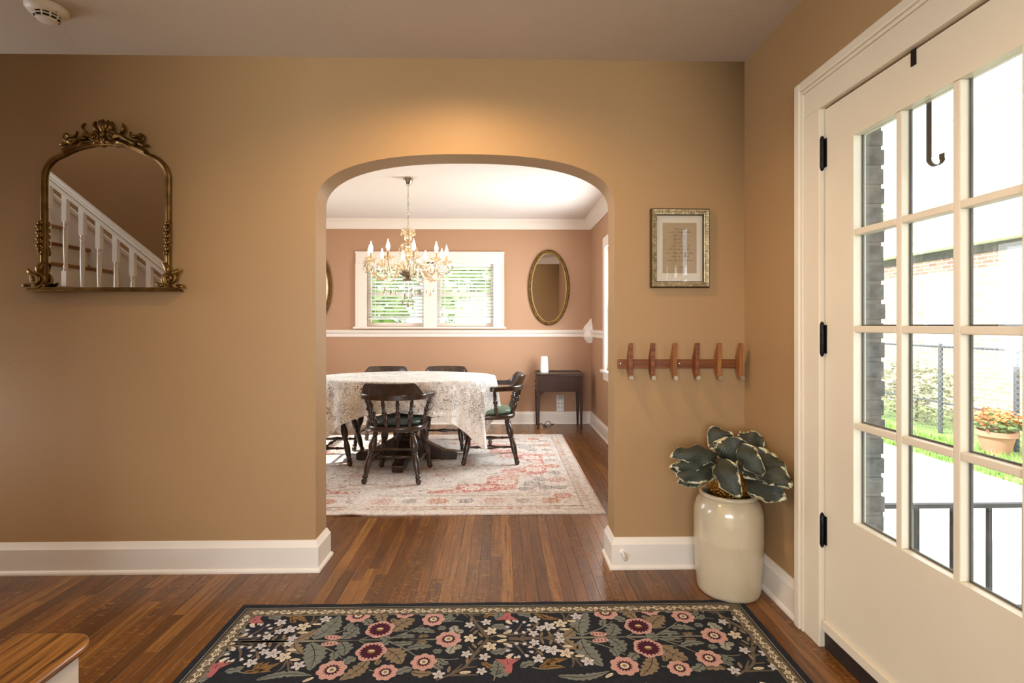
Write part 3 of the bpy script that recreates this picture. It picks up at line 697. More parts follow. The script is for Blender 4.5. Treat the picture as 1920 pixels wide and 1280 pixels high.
# ------------------------------------------------------------------ staircase, seen in the bottom corner and in the big mirror
def staircase():
    st = empty('staircase', (-1.4, 1.3, 0)); tag(st, 'oak and white staircase whose bottom tread shows in the lower left corner', 'staircase')
    q = lambda: MB(True); rise, run, N = .19, .235, 13; y0, y1 = .782, 1.60; x0 = -1.38
    for i in range(N):
        xf = x0 - run * i; zt = rise * (i + 1); yy = 1.80 if i == 0 else y1
        if i == 0:
            rr = .085; P = [(xf - run - .05, y0), (xf, y0)] + [(xf - rr + rr * cos(a), yy - rr + rr * sin(a)) for a in [pi / 2 * k / 8 for k in range(9)]] + [(xf - run - .05, yy)]
        else: P = [(xf - run - .03, y0), (xf, y0), (xf, yy), (xf - run - .03, yy)]
        q().prism(P, zt - .028, zt, lambda u, v, w_: (u, v, w_)).build('tread', M_TREAD, st, 30, bevel=.009)
        q().box(xf - .045, xf - .028, y0, (1.56 if i else 1.735), zt - rise, zt - .028).build('riser', M_WHITE, st, 0)
        if i < N - 1:
            q().box(xf - run - .028, xf - .045, (1.56 if i else 1.735), (1.578 if i else 1.75), 0, zt - .028).build('stringer_panel', M_WHITE, st, 0)
    # skirt board on the wall side
    sl = rise / run; xe = x0 - run * N
    zl = lambda x, o: (x0 - x) * sl + o
    q().prism([(x0 + .05, zl(x0 + .05, .12)), (x0 + .05, zl(x0, .36)), (xe, zl(xe, .36)), (xe, zl(xe, .0))], y0, y0 + .018, lambda u, v, w_: (u, w_, v)).build('skirt_board', M_WHITE, st, 0)
    q().prism([(x0 + .03, zl(x0 + .03, .37)), (x0 + .03, zl(x0 + .03, .40)), (xe, zl(xe, .40)), (xe, zl(xe, .37))], y0, y0 + .028, lambda u, v, w_: (u, w_, v)).build('skirt_cap', M_WHITE, st, 0)
    # handrail
    ra = 0.86; rx0 = -1.80; rx1 = xe + .2; rz = lambda x: ra + (x0 - x) * sl
    prof = [(-.030, -.075), (.030, -.075), (.030, -.045), (.022, -.035), (.034, -.022), (.034, -.006), (.022, .004), (-.022, .004), (-.034, -.006), (-.034, -.022), (-.022, -.035), (-.030, -.045)]
    V = [(x, 1.545 + d, rz(x) + h) for x in (rx0, rx1) for d, h in prof]; k = len(prof)
    q().add(V, [tuple(range(k)), tuple(range(k, 2 * k))] + [(i, (i + 1) % k, k + (i + 1) % k, k + i) for i in range(k)]).build('handrail', M_WHITE, st, 30)
    # balusters, two to a tread: square ends, turned middle
    for i in range(2, N * 2 - 3):
        xb = x0 - .06 - run * .5 * i; zt = rise * (int((x0 - xb) / run) + 1); zr = rz(xb) - .07
        b = q(); h = zr - zt; w_ = .0165
        b.box(xb - w_, xb + w_, 1.545 - w_, 1.545 + w_, zt, zt + .11); b.box(xb - w_, xb + w_, 1.545 - w_, 1.545 + w_, zr - .19, zr + .02)
        L = h - .30
        b.lathe((xb, 1.545, zt + .11), (xb, 1.545, zr - .19), [(0, .0150), (.03, .0165), (.06, .011), (.10, .0155), (.14, .0105), (.3, .0125), (.55, .015), (.86, .0145), (.90, .0115), (.93, .0165), (.96, .0115), (1, .0155)], 10)
        b.build('baluster', M_WHITE, st, 35)
    # newel
    nx = -1.80; n = q(); n.box(nx - .045, nx + .045, 1.50, 1.59, .38, 1.33); n.box(nx - .06, nx + .06, 1.485, 1.605, 1.33, 1.36); n.vlathe((nx, 1.545), [(.03, 1.36), (.05, 1.39), (.052, 1.42), (.035, 1.45), (0, 1.46)], 14)
    n.build('newel_post', M_WHITE, st, 30, bevel=.004)
staircase()

# ------------------------------------------------------------------ smoke detector and recessed lamp on the entry ceiling
sd = empty('smoke_detector', (-1.955, 2.245, CE)); tag(sd, 'round white smoke detector on the entry ceiling', 'smoke detector')
M_PLA = mat('cream_plastic', 'e9e2d6', .4)
MB().vlathe((0, 0), [(.074, 0), (.075, -.012), (.070, -.020), (.066, -.026), (.048, -.034), (.046, -.034)], 36, cap=False).build('housing', M_PLA, sd)
MB().vlathe((0, 0), [(.044, -.030), (.044, -.050), (.001, -.050)], 28).build('dark_chamber', M_DARK, sd)
m = MB()
for k in range(10):
    a = 2 * pi * k / 10; m.tube([(.047 * cos(a), .047 * sin(a), -.033), (.044 * cos(a), .044 * sin(a), -.046), (.034 * cos(a), .034 * sin(a), -.054)], .0035, 6)
m.tube([(.0465 * cos(2 * pi * k / 28), .0465 * sin(2 * pi * k / 28), -.0425) for k in range(28)], .0028, 6, closed=True)
m.vlathe((0, 0), [(.038, -.051), (.036, -.057), (.028, -.061), (0, -.063)], 28)
m.build('vent_cage', M_PLA, sd)
MB().box(-.020, .016, -.0765, -.0740, -.013, -.008).build('printed_strip', mat('grey_print', '8d8379', .6), sd, 0)
MB().sphere((.056, -.020, -.031), .003, 8, 5).build('indicator', M_CHROME, sd)
def recessed(loc, label, power, cone=160):
    r = empty('recessed_light', loc); tag(r, label, 'light', 'recessed lights of the entry ceiling')
    MB().vlathe((0, 0), [(.062, .0), (.085, .0), (.085, -.006), (.064, -.009), (.062, .0)], 28, cap=False).build('trim_ring', M_PLA, r)
    MB().vlathe((0, 0), [(.060, -.004), (.05, -.010), (0, -.014)], 24).build('lens', emit_mat('warm_lens_%d' % int(power), (1, .72, .42), 6.0), r)
    l = add_light('recessed_lamp', 'SPOT', (loc[0], loc[1], loc[2] - .03), (0, 0, 0), power, (1, .66, .33), spot_size=radians(cone), spot_blend=.6, shadow_soft_size=.06)
    l.parent = r; l.location = (0, 0, -.03)
recessed((-.22, 1.97, CE), 'recessed ceiling light shining on the wall above the arch', 66)
recessed((.25, .45, CE), 'added recessed ceiling light further back in the entry, out of view', 50, 145)  # second lamp, added out of view to warm the right wall and door

# ------------------------------------------------------------------ ornate brass mirror on the left
def ornate_mirror():
    # local: x across, z up, y towards the room is negative; back face on the wall
    r = empty('ornate_mirror', (-1.985, YW, 1.418)); tag(r, 'arched brass mirror with carved crest hanging left of the arch', 'mirror')
    hw, hz = .310, .70
    def arch(o, n=14):       # outline of the glass opening grown by o
        a = hw + o; P = [(a, .01)]
        cx, cz, rr = hw - .12, hz - .135, .12 + o
        for k in range(n + 1):
            an = pi / 2 * k / n * .82; P.append((cx + rr * cos(an), cz + rr * sin(an)))
        x1, z1 = P[-1]
        for k in range(1, 7):
            t = k / 6; P.append((x1 * (1 - t), z1 + (.745 + o - z1) * (1 - (1 - t) ** 2.0)))
        return P + [(-x, z) for x, z in P[-2::-1]]
    pts = arch(-.012)
    MB().add([(x, -.012, z) for x, z in pts], [tuple(range(len(pts)))]).build('mirror_glass', M_MIRROR, r, 0, recalc=False)
    pts = arch(-.004)
    MB().prism(pts, -.010, -.001, lambda u, v, w_: (u, w_, v)).build('backing', M_DARK, r, 0)
    fp = arch(0.0)
    MB().tube([(x, -.018, z) for x, z in fp], .0095, 10, ell=(1, 1.25)).tube([(x * .966, -.020, z * .989 + .003) for x, z in fp], .0045, 8).build('arch_frame', M_BRASS, r, 50)
    m = MB(); pf = [(-.38, 0), (.38, 0), (.372, .008), (.372, .012), (.358, .020), (-.358, .020), (-.372, .012), (-.372, .008)]
    m.prism(pf, -.036, 0, lambda u, v, w_: (u, w_, v)); m.tube([(-.368, -.038, .010), (.368, -.038, .010)], .005, 8)
    m.build('base_ledge', M_BRASS, r, 30)
    # scroll helper
    def spiral(m, cx, cz, r0, turns, start, sgn, rad, y=-.026, n=30, shrink=.16):
        P, Rr = [], []
        for i in range(n):
            t = i / (n - 1); an = start + sgn * turns * 2 * pi * t; rr = r0 * (1 - t * (1 - shrink)); P.append((cx + rr * cos(an), y - .006 * t, cz + rr * sin(an))); Rr.append(rad * (1 - .45 * t))
        m.tube(P, Rr, 7)
    def frond(m, x, z, an, L, w_, y=-.028, curl=.5):
        P, Rr = [], []
        for i in range(8):
            t = i / 7; a = an + curl * t * t; P.append((x + L * t * cos(a), y - .008 * sin(pi * t), z + L * t * sin(a))); Rr.append(w_ * (.5 + 1.0 * sin(pi * min(1, .15 + t * .85))) * .85 + .0012)
        m.tube(P, Rr, 7, ell=(1, .7))
    # corner scrolls on the ledge
    for s in (-1, 1):
        m = MB(); cx = s * .330
        spiral(m, cx, .062, .043, 1.35, -pi / 2 if s > 0 else -pi / 2, s * -1, .012, -.03)
        spiral(m, cx, .062, .026, 1.0, -pi / 2, s * -1, .009, -.04)
        frond(m, cx - s * .012, .085, pi / 2, .062, .012, curl=s * .5); frond(m, cx + s * .022, .078, pi / 2 - s * .35, .040, .010, curl=-s * .4); frond(m, cx + s * .032, .030, -s * .15 if s > 0 else pi + .15, .036, .010, curl=-.2)
        frond(m, cx - s * .030, .030, pi if s > 0 else 0, .045, .010, curl=-.3 * s); frond(m, cx - s * .018, .110, pi / 2, .035, .008, curl=s * .3)
        m.build('corner_scroll', M_BRASS, r, 60)
        m = MB()             # beaded garland climbing the side
        for i in range(9): frond(m, s * (hw + .004), .20 + i * .016, pi / 2 + (.5 if i % 2 else -.5), .026, .007, y=-.030, curl=0)
        spiral(m, s * hw, .192, .014, 1.1, pi / 2, s, .005, -.034, 16)
        m.build('side_garland', M_BRASS, r, 60)
    m = MB()                 # crest
    for s in (-1, 1):
        spiral(m, s * .050, .775, .026, 1.6, pi, -s if s > 0 else 1, .009, -.034); spiral(m, s * .215, .770, .021, 1.3, -pi / 2, s, .008, -.03)
        frond(m, s * .06, .765, (0 if s > 0 else pi) + s * .45, .085, .014, curl=-s * .9); frond(m, s * .10, .790, (0 if s > 0 else pi) + s * .5, .05, .010, curl=s * .9)
        frond(m, s * .10, .765, (0 if s > 0 else pi) - s * .2, .10, .013, curl=-s * .2); frond(m, s * .15, .748, (0 if s > 0 else pi) - s * .35, .075, .012, curl=s * .5)
        frond(m, s * .17, .775, (0 if s > 0 else pi) - s * .3, .055, .010, curl=s * .5); frond(m, s * .20, .745, (0 if s > 0 else pi) - s * .5, .065, .011, curl=s * .3)
        frond(m, s * .07, .745, (0 if s > 0 else pi) - s * .1, .085, .011, curl=-s * .2); frond(m, s * .185, .770, (pi if s > 0 else 0), .04, .008, curl=-s * .8)
        frond(m, s * .03, .795, pi / 2 - s * .9, .055, .012, curl=s * .6); frond(m, s * .012, .80, pi / 2 - s * .45, .055, .011, curl=s * .2)
        frond(m, s * .02, .755, -pi / 2 + s * .9, .045, .010, curl=s * .4)
    frond(m, 0, .79, pi / 2, .066, .013, y=-.034, curl=0); m.sphere((0, -.036, .785), .016, 10, 6, (1, .7, 1)); frond(m, 0, .77, -pi / 2, .035, .012, curl=0)
    m.tube([(x, -.026, .752 - abs(x) * abs(x) * .9) for x in [-.24 + .04 * i for i in range(13)]], .013, 8)
    m.v = [(x * .84, y, z) for x, y, z in m.v]; m.build('carved_crest', M_BRASS, r, 60)
ornate_mirror()

# ------------------------------------------------------------------ oval mirrors in the dining room
def oval_mirror(x, label):
    r = empty('oval_mirror', (x, DY1, 1.722)); tag(r, label, 'mirror', 'oval gilt mirrors of the dining room'); a, b = .247, .463
    E = [(cos(2 * pi * k / 64), sin(2 * pi * k / 64)) for k in range(64)]
    MB().add([(c * (a - .03), -.016, s * (b - .03)) for c, s in E], [tuple(range(64))[::-1]]).build('mirror_glass', M_MIRROR, r, 0, recalc=False)
    MB().add([(c * (a - .01), -.004, s * (b - .01)) for c, s in E], [tuple(range(64))[::-1]]).build('backing', M_DARK, r, 0)
    MB().tube([(c * a, -.018, s * b) for c, s in E], .0165, 10, closed=True).build('outer_moulding', M_GOLD, r, 60)
    MB().tube([(c * (a - .024), -.020, s * (b - .024)) for c, s in E], .0105, 8, closed=True).build('inner_bead', mat('gilt_bead', '94713c', .4, .7), r, 60)
    m = MB()
    for k in range(90):
        an = 2 * pi * k / 90; m.sphere((a * cos(an) * 1.012, -.030, b * sin(an) * 1.006), .0085, 6, 4)
    m.build('carved_beading', M_GOLD, r, 60)
oval_mirror(.60, 'oval gilt framed mirror right of the dining window')
oval_mirror(-2.385, 'oval gilt framed mirror half hidden behind the left arch jamb')

# ------------------------------------------------------------------ framed letter
def framed_letter():
    W2, H2 = .152, .203
    r = empty('picture_frame', (.918, YW, 1.644)); tag(r, 'silver gilt picture frame with a handwritten note, right of the arch', 'picture')
    M_FR = mat('champagne_frame', 'cdbd98', .32, .8, var=(60, .5, '5a4725'), bump=(160, .8, .004)); M_FE = mat('frame_edge', '4c3a20', .5, .5)
    def ring(m, o0, o1, d0, d1, d2):
        for s in range(4):
            c, sn = [(1, 0), (0, 1), (-1, 0), (0, -1)][s]
            w, h = (W2, H2) if s % 2 == 0 else (H2, W2)
            loc = lambda u, v: (u * c - v * sn, u * sn + v * c)
            # side along local "up" at distance w
            P = [(w - o0, h - o0), (w - o0, -(h - o0)), (w - o1, -(h - o1)), (w - o1, h - o1)]
            Q = [loc(*p) for p in P]
            m.add([(Q[0][0], d0, Q[0][1]), (Q[1][0], d0, Q[1][1]), (Q[2][0], d1, Q[2][1]), (Q[3][0], d1, Q[3][1]), (Q[0][0], 0, Q[0][1]), (Q[1][0], 0, Q[1][1]), (Q[2][0], d2, Q[2][1]), (Q[3][0], d2, Q[3][1])],
                  [(0, 1, 2, 3), (0, 4, 5, 1), (3, 2, 6, 7)])
    m = MB(); ring(m, 0, .006, -.020, -.026, 0); m.build('outer_edge', M_FE, r, 0)
    m = MB(); ring(m, .006, .030, -.028, -.022, -.008); m.build('moulding', M_FR, r, 0)
    m = MB(); ring(m, .030, .034, -.022, -.012, -.006); m.build('inner_lip', M_FE, r, 0)
    m = MB()
    for ax, n, fixed in (('z', 26, W2 - .018), ('x', 19, H2 - .018)):
        for s in (-1, 1):
            for i in range(n):
                t = -1 + 2 * (i + .5) / n
                p = (s * fixed, -.026, t * (H2 - .012)) if ax == 'z' else (t * (W2 - .012), -.026, s * fixed)
                for dx, dz in ((-.0045, -.0035), (.0045, .0035), (-.004, .004)): m.sphere((p[0] + dx, p[1], p[2] + dz), .0036, 6, 4)
    m.build('embossed_leaves', M_FR, r, 60)
    MB().box(-W2 + .03, W2 - .03, -.010, -.004, -H2 + .03, H2 - .03).build('mat_board', mat('ivory_mat', 'e6dccb', .8), r, 0)
    MB().box(-.088, .088, -.0112, -.0102, -.128, .132).build('letter_paper', mat('kraft_paper', 'b49a78', .85, bump=(40, .1, .002)), r, 0)
    # handwriting in pen: eleven faint lines
    rows = [(.097, 'Take and'), (.081, 'work important'), (.063, 'than to a'), (.046, 'great man'), (.026, 'I in my'), (.010, 'not a sweet b'), (-.008, 'all a be of it'), (-.027, 'when that last why'), (-.045, 'and as speak'), (-.065, 'love that is Time'), (-.098, 'is good')]
    ink = mat('faded_ink', '5e4c3a', .8); m = MB(); rn = random.Random(5)
    for z, txt in rows:
        n = len(txt); wd = .0078; x = -n * wd / 2 + rn.uniform(-.004, .004)
        for ch in txt:
            if ch != ' ':
                hgt = .010 if ch in 'tldhbkTIf' else .0048; low = -.004 if ch in 'ypg' else 0
                P = [(x, z), (x + wd * .25, z + hgt), (x + wd * .45, z + hgt * .4), (x + wd * .3, z + low), (x + wd * .75, z + .0042), (x + wd * .95, z)]
                for a, b in zip(P[:-1], P[1:]):
                    m.tube([(a[0], -.0114, a[1]), (b[0], -.0114, b[1])], .00042, 4)
            x += wd
    m.build('handwriting', ink, r, 0)
    MB().box(-W2 + .031, W2 - .031, -.0145, -.0135, -H2 + .031, H2 - .031).build('glass', M_PICGLASS, r, 0)
framed_letter()

# ------------------------------------------------------------------ coat rack
def coat_rack():
    r = empty('coat_rack', (.915, YW, 1.0)); tag(r, 'walnut coat rack with six slanted wooden pegs beside the arch', 'coat rack'); q = lambda: MB(True)
    q().box(.598, 1.232, YW - .018, YW, 1.027, 1.073).build('back_board', M_WALNUT, r, 0, bevel=.002)
    xs = [.652, .764, .876, .990, 1.102, 1.213]; mats = [M_WALNUT, M_WALNUT, M_TEAK, M_WALNUT, M_TEAK, M_TEAK]
    P = [(YW - .018, 1.085), (YW - .058, 1.158), (YW - .072, 1.158), (YW - .066, .975), (YW - .052, .975), (YW - .018, 1.016)]
    for x, mm in zip(xs, mats):
        pg = q().prism(P, x - .0095, x + .0095, lambda u, v, w_: (w_, u, v)).build('peg', mm, r, 0, bevel=.0015)
        k = q(); k.lathe((x, YW - .062, .984), (x, YW - .082, .984), [(0, .006), (.35, .006), (.36, .0125), (.92, .0125), (1, .0115)], 16); k.build('metal_knob', mat('brushed_nickel_knob', 'b9ac95', .35, .85), pg)
    for x in (.612, .916): q().lathe((x, YW - .017, 1.051), (x, YW - .0205, 1.051), [(0, .005), (.7, .005), (1, .003)], 10).build('screw', M_CHROME, r)
coat_rack()

# door stop on the baseboard
ds = empty('door_stop', (.62, YW - .019, .088)); tag(ds, 'white spring door stop on the baseboard right of the arch', 'door stop')
MB().lathe((0, 0, 0), (0, -.008, 0), [(0, .016), (.6, .016), (1, .010)], 16).build('base', M_WHITE, ds)
MB().lathe((0, -.008, 0), (0, -.058, -.004), [(0, .007), (.5, .0065), (1, .006)], 12).build('shaft', M_WHITE, ds)
MB().lathe((0, -.056, -.004), (0, -.080, -.006), [(0, .007), (.2, .010), (.7, .010), (1, .005)], 12).build('rubber_tip', mat('grey_rubber', 'bdb6a8', .6), ds)

# ------------------------------------------------------------------ stoneware crock, gold pot and hosta plant in the corner
CX, CY = 1.075, 2.405
ck = empty('stoneware_crock', (CX, CY, 0)); tag(ck, 'glazed cream stoneware crock standing in the corner by the door', 'crock')
t = NT('cream_stoneware'); v = t.mapping('Object'); f = t.ramp(t.noise(v, 4, 4), [(.35, 0.0), (.7, 1.0)])
sp_ = t.ramp(t.noise(v, 160, 2), [(.28, .6), (.33, 0.0)])
t.base(t.mix(sp_, t.mix(t.math('MULTIPLY', f, .5), lin('cdbfa2'), lin('baa888')), lin('8b7a60'))); t.set(Roughness=.22, Coat_Weight=.5, Coat_Roughness=.08); t.bump(t.noise(v, 9, 3), .06, .01)
M_CROCK = t.m
MB().vlathe((0, 0), [(.0, .0), (.132, .0), (.139, .006), (.142, .02), (.149, .12), (.1545, .25), (.155, .256), (.1538, .262), (.155, .33), (.152, .385), (.142, .418), (.127, .436), (.121, .440), (.122, .442), (.129, .446), (.132, .454), (.129, .462), (.120, .465), (.112, .460), (.110, .44), (.130, .40), (.13, .05), (.0, .03)], 64, cap=False).build('crock_body', M_CROCK, ck, 60)
gp = empty('gold_plant_pot', (CX + .005, CY, .452)); tag(gp, 'hammered gold bowl pot sitting in the mouth of the crock', 'plant pot')
t = NT('hammered_gold'); v = t.mapping('Object'); vo = t.n('ShaderNodeTexVoronoi'); t.l(v, vo.inputs['Vector']); vo.inputs['Scale'].default_value = 90
t.base(lin('b98a3e')); t.set(Metallic=.95, Roughness=.28); t.bump(vo.outputs['Distance'], .9, .006)
MB().vlathe((0, 0), [(0, -.008), (.088, -.008), (.096, .01), (.106, .06), (.109, .085)], 40).build('bowl', t.m, gp, 60)
M_GRIM = mat('smooth_gold', 'a9783a', .3, .9)
MB().vlathe((0, 0), [(.109, .085), (.112, .09), (.112, .118), (.115, .122), (.112, .126), (.104, .122), (.102, .10)], 40, cap=False).build('rim_band', M_GRIM, gp, 60)
MB().vlathe((0, 0), [(.103, .100), (.06, .108), (0, .110)], 24).build('moss', mat('dark_moss', '2f261a', .95, bump=(70, 1.0, .02)), gp)
# hosta plant
t = NT('variegated_leaf'); at = t.n('ShaderNodeAttribute', attribute_name='edge'); al = t.n('ShaderNodeAttribute', attribute_name='along')
v = t.mapping('Object'); nz = t.noise(v, 38, 4, .65)
e = t.math('ADD', at.outputs['Fac'], t.math('MULTIPLY', t.math('SUBTRACT', nz, .5), .9))
mk = t.ramp(e, [(.86, 0.0), (.91, 1.0)])
vein = t.math('ABSOLUTE', t.math('SINE', t.math('ADD', t.math('MULTIPLY', at.outputs['Fac'], 24.0), t.math('MULTIPLY', al.outputs['Fac'], 5.0))))
g = t.mix(t.ramp(vein, [(.0, 0.0), (.5, 1.0)]), lin('191d17'), lin('343a30'))
g = t.mix(t.ramp(t.noise(v, 14, 3), [(.4, 0.0), (.7, .6)]), g, lin('4b4c40'))
t.base(t.mix(mk, g, lin('ddd9b4'))); t.set(Roughness=.5); t.bump(vein, .35, .004)
M_HOSTA = t.m; M_STEM = mat('plant_stem', '39402a', .6)
hp = empty('hosta_plant', (CX, CY, .55)); tag(hp, 'dark green plant with cream edged drooping leaves above the gold pot', 'plant')
def hosta_leaf(base, tip, width, face, droop=.02, cup=.35, seed=0):
    base = Vector(base); tip = Vector(tip); tip = tip + (tip - base) * .13; ax = tip - base; L = ax.length; ax.normalize()
    nrm = Vector(face); nrm = (nrm - ax * nrm.dot(ax)).normalized(); sd = ax.cross(nrm).normalized(); rn = random.Random(seed)
    m = MB(); NU, NV = 16, 10; edge, along = [], []
    ph = rn.uniform(0, 6)
    for i in range(NU + 1):
        t_ = i / NU; w_ = width * 2.05 * ((t_ + .02) ** .5 * (1 - t_ * .995) ** .72) * (1 + .07 * sin(ph + 17 * t_))
        for j in range(NV + 1):
            s = -1 + 2 * j / NV
            p = base + ax * (L * t_) + sd * (s * w_ * .5 * 1.35) + nrm * (-cup * w_ * s * s * .6 + droop * sin(pi * t_) + .016 * sin(ph + t_ * 12 + s * 3.0) * abs(s) ** 1.5)
            m.v.append(tuple(p)); edge.append(min(1.0, max(abs(s), (t_ - .72) / .28 if t_ > .72 else 0, .0))); along.append(t_)
    for i in range(NU):
        for j in range(NV):
            a = i * (NV + 1) + j; m.face((a, a + 1, a + NV + 2, a + NV + 1))
    m.world = True
    o = m.build('leaf', M_HOSTA, hp, 80, weld=False, recalc=False)
    for nm, dat in (('edge', edge), ('along', along)):
        at_ = o.data.attributes.new(nm, 'FLOAT', 'POINT'); at_.data.foreach_set('value', dat)
    so = o.modifiers.new('thick', 'SOLIDIFY'); so.thickness = .0012
    return o
TC = (-.42, -.9, .25)       # towards the open room
for i, (b, e_, w_, face, dr, cp) in enumerate([
    ((1.095, 2.42, .630), (1.030, 2.475, .738), .105, (-.25, -.9, .35), .012, .25),
    ((1.120, 2.40, .668), (1.228, 2.405, .712), .100, (-.1, -.9, .45), .012, .25),
    ((1.060, 2.36, .600), (1.095, 2.335, .716), .150, (-.35, -.95, .1), .02, .5),
    ((1.050, 2.36, .580), (1.130, 2.300, .625), .100, (-.3, -.8, .4), .015, .4),
    ((1.000, 2.36, .650), (.800, 2.330, .655), .082, (-.1, -.72, .7), .03, .8),
    ((.985, 2.36, .615), (.803, 2.300, .610), .066, (-.1, -.8, .6), .02, .7),
    ((.990, 2.34, .580), (.805, 2.280, .574), .074, (-.1, -.85, .5), .02, .7),
    ((.920, 2.37, .570), (.800, 2.360, .590), .070, (-.2, -.9, .2), .01, .4),
    ((.945, 2.38, .540), (.833, 2.360, .524), .062, (-.2, -.9, .3), .012, .4),
    ((.985, 2.30, .640), (1.010, 2.180, .530), .090, (-.65, -.75, .35), .045, .7),
    ((1.070, 2.28, .708), (1.112, 2.180, .618), .078, (-.75, -.6, .3), .03, .7),
    ((1.115, 2.33, .672), (1.156, 2.230, .585), .130, (-.5, -.85, .25), .02, .4),
    ((1.140, 2.27, .628), (1.195, 2.120, .590), .088, (-.5, -.8, .5), .025, .6),
    ((1.110, 2.31, .575), (1.188, 2.160, .518), .110, (-.6, -.8, .25), .02, .4),
    ((1.145, 2.29, .652), (1.205, 2.170, .628), .085, (-.45, -.75, .6), .02, .6)]):
    lf = hosta_leaf(b, e_, w_, face, dr, cp, i)
    c0 = Vector((CX + .02 * cos(i * 2.4), CY + .02 * sin(i * 2.4), .545)); b = Vector(b); md = (c0 + b) / 2 + Vector((0, -.01, .03))
    MB(True).tube([c0, md, b, b.lerp(Vector(e_), .3)], [.004, .0035, .003, .002], 6).build('stalk', M_STEM, hp)

# ------------------------------------------------------------------ rugs
def catmull(P, n=5):
    if len(P) < 3: return P
    out = []
    for i in range(len(P) - 1):
        p0, p1, p2, p3 = P[max(i - 1, 0)], P[i], P[i + 1], P[min(i + 2, len(P) - 1)]
        for k in range(n):
            t_ = k / n; out.append(tuple(.5 * (2 * p1[c] + (p2[c] - p0[c]) * t_ + (2 * p0[c] - 5 * p1[c] + 4 * p2[c] - p3[c]) * t_ ** 2 + (3 * p1[c] - p0[c] - 3 * p2[c] + p3[c]) * t_ ** 3) for c in (0, 1)))
    return out + [P[-1]]
def wool(name, col, col2, rough=.95, amt=.6):
    return mat(name, col, rough, var=(60, amt, col2), bump=(220, .6, .003), src='World', spec=.15)
def ellipse(cx, cy, a, b, an, n=10): return [(cx + a * cos(2 * pi * k / n) * cos(an) - b * sin(2 * pi * k / n) * sin(an), cy + a * cos(2 * pi * k / n) * sin(an) + b * sin(2 * pi * k / n) * cos(an)) for k in range(n)]
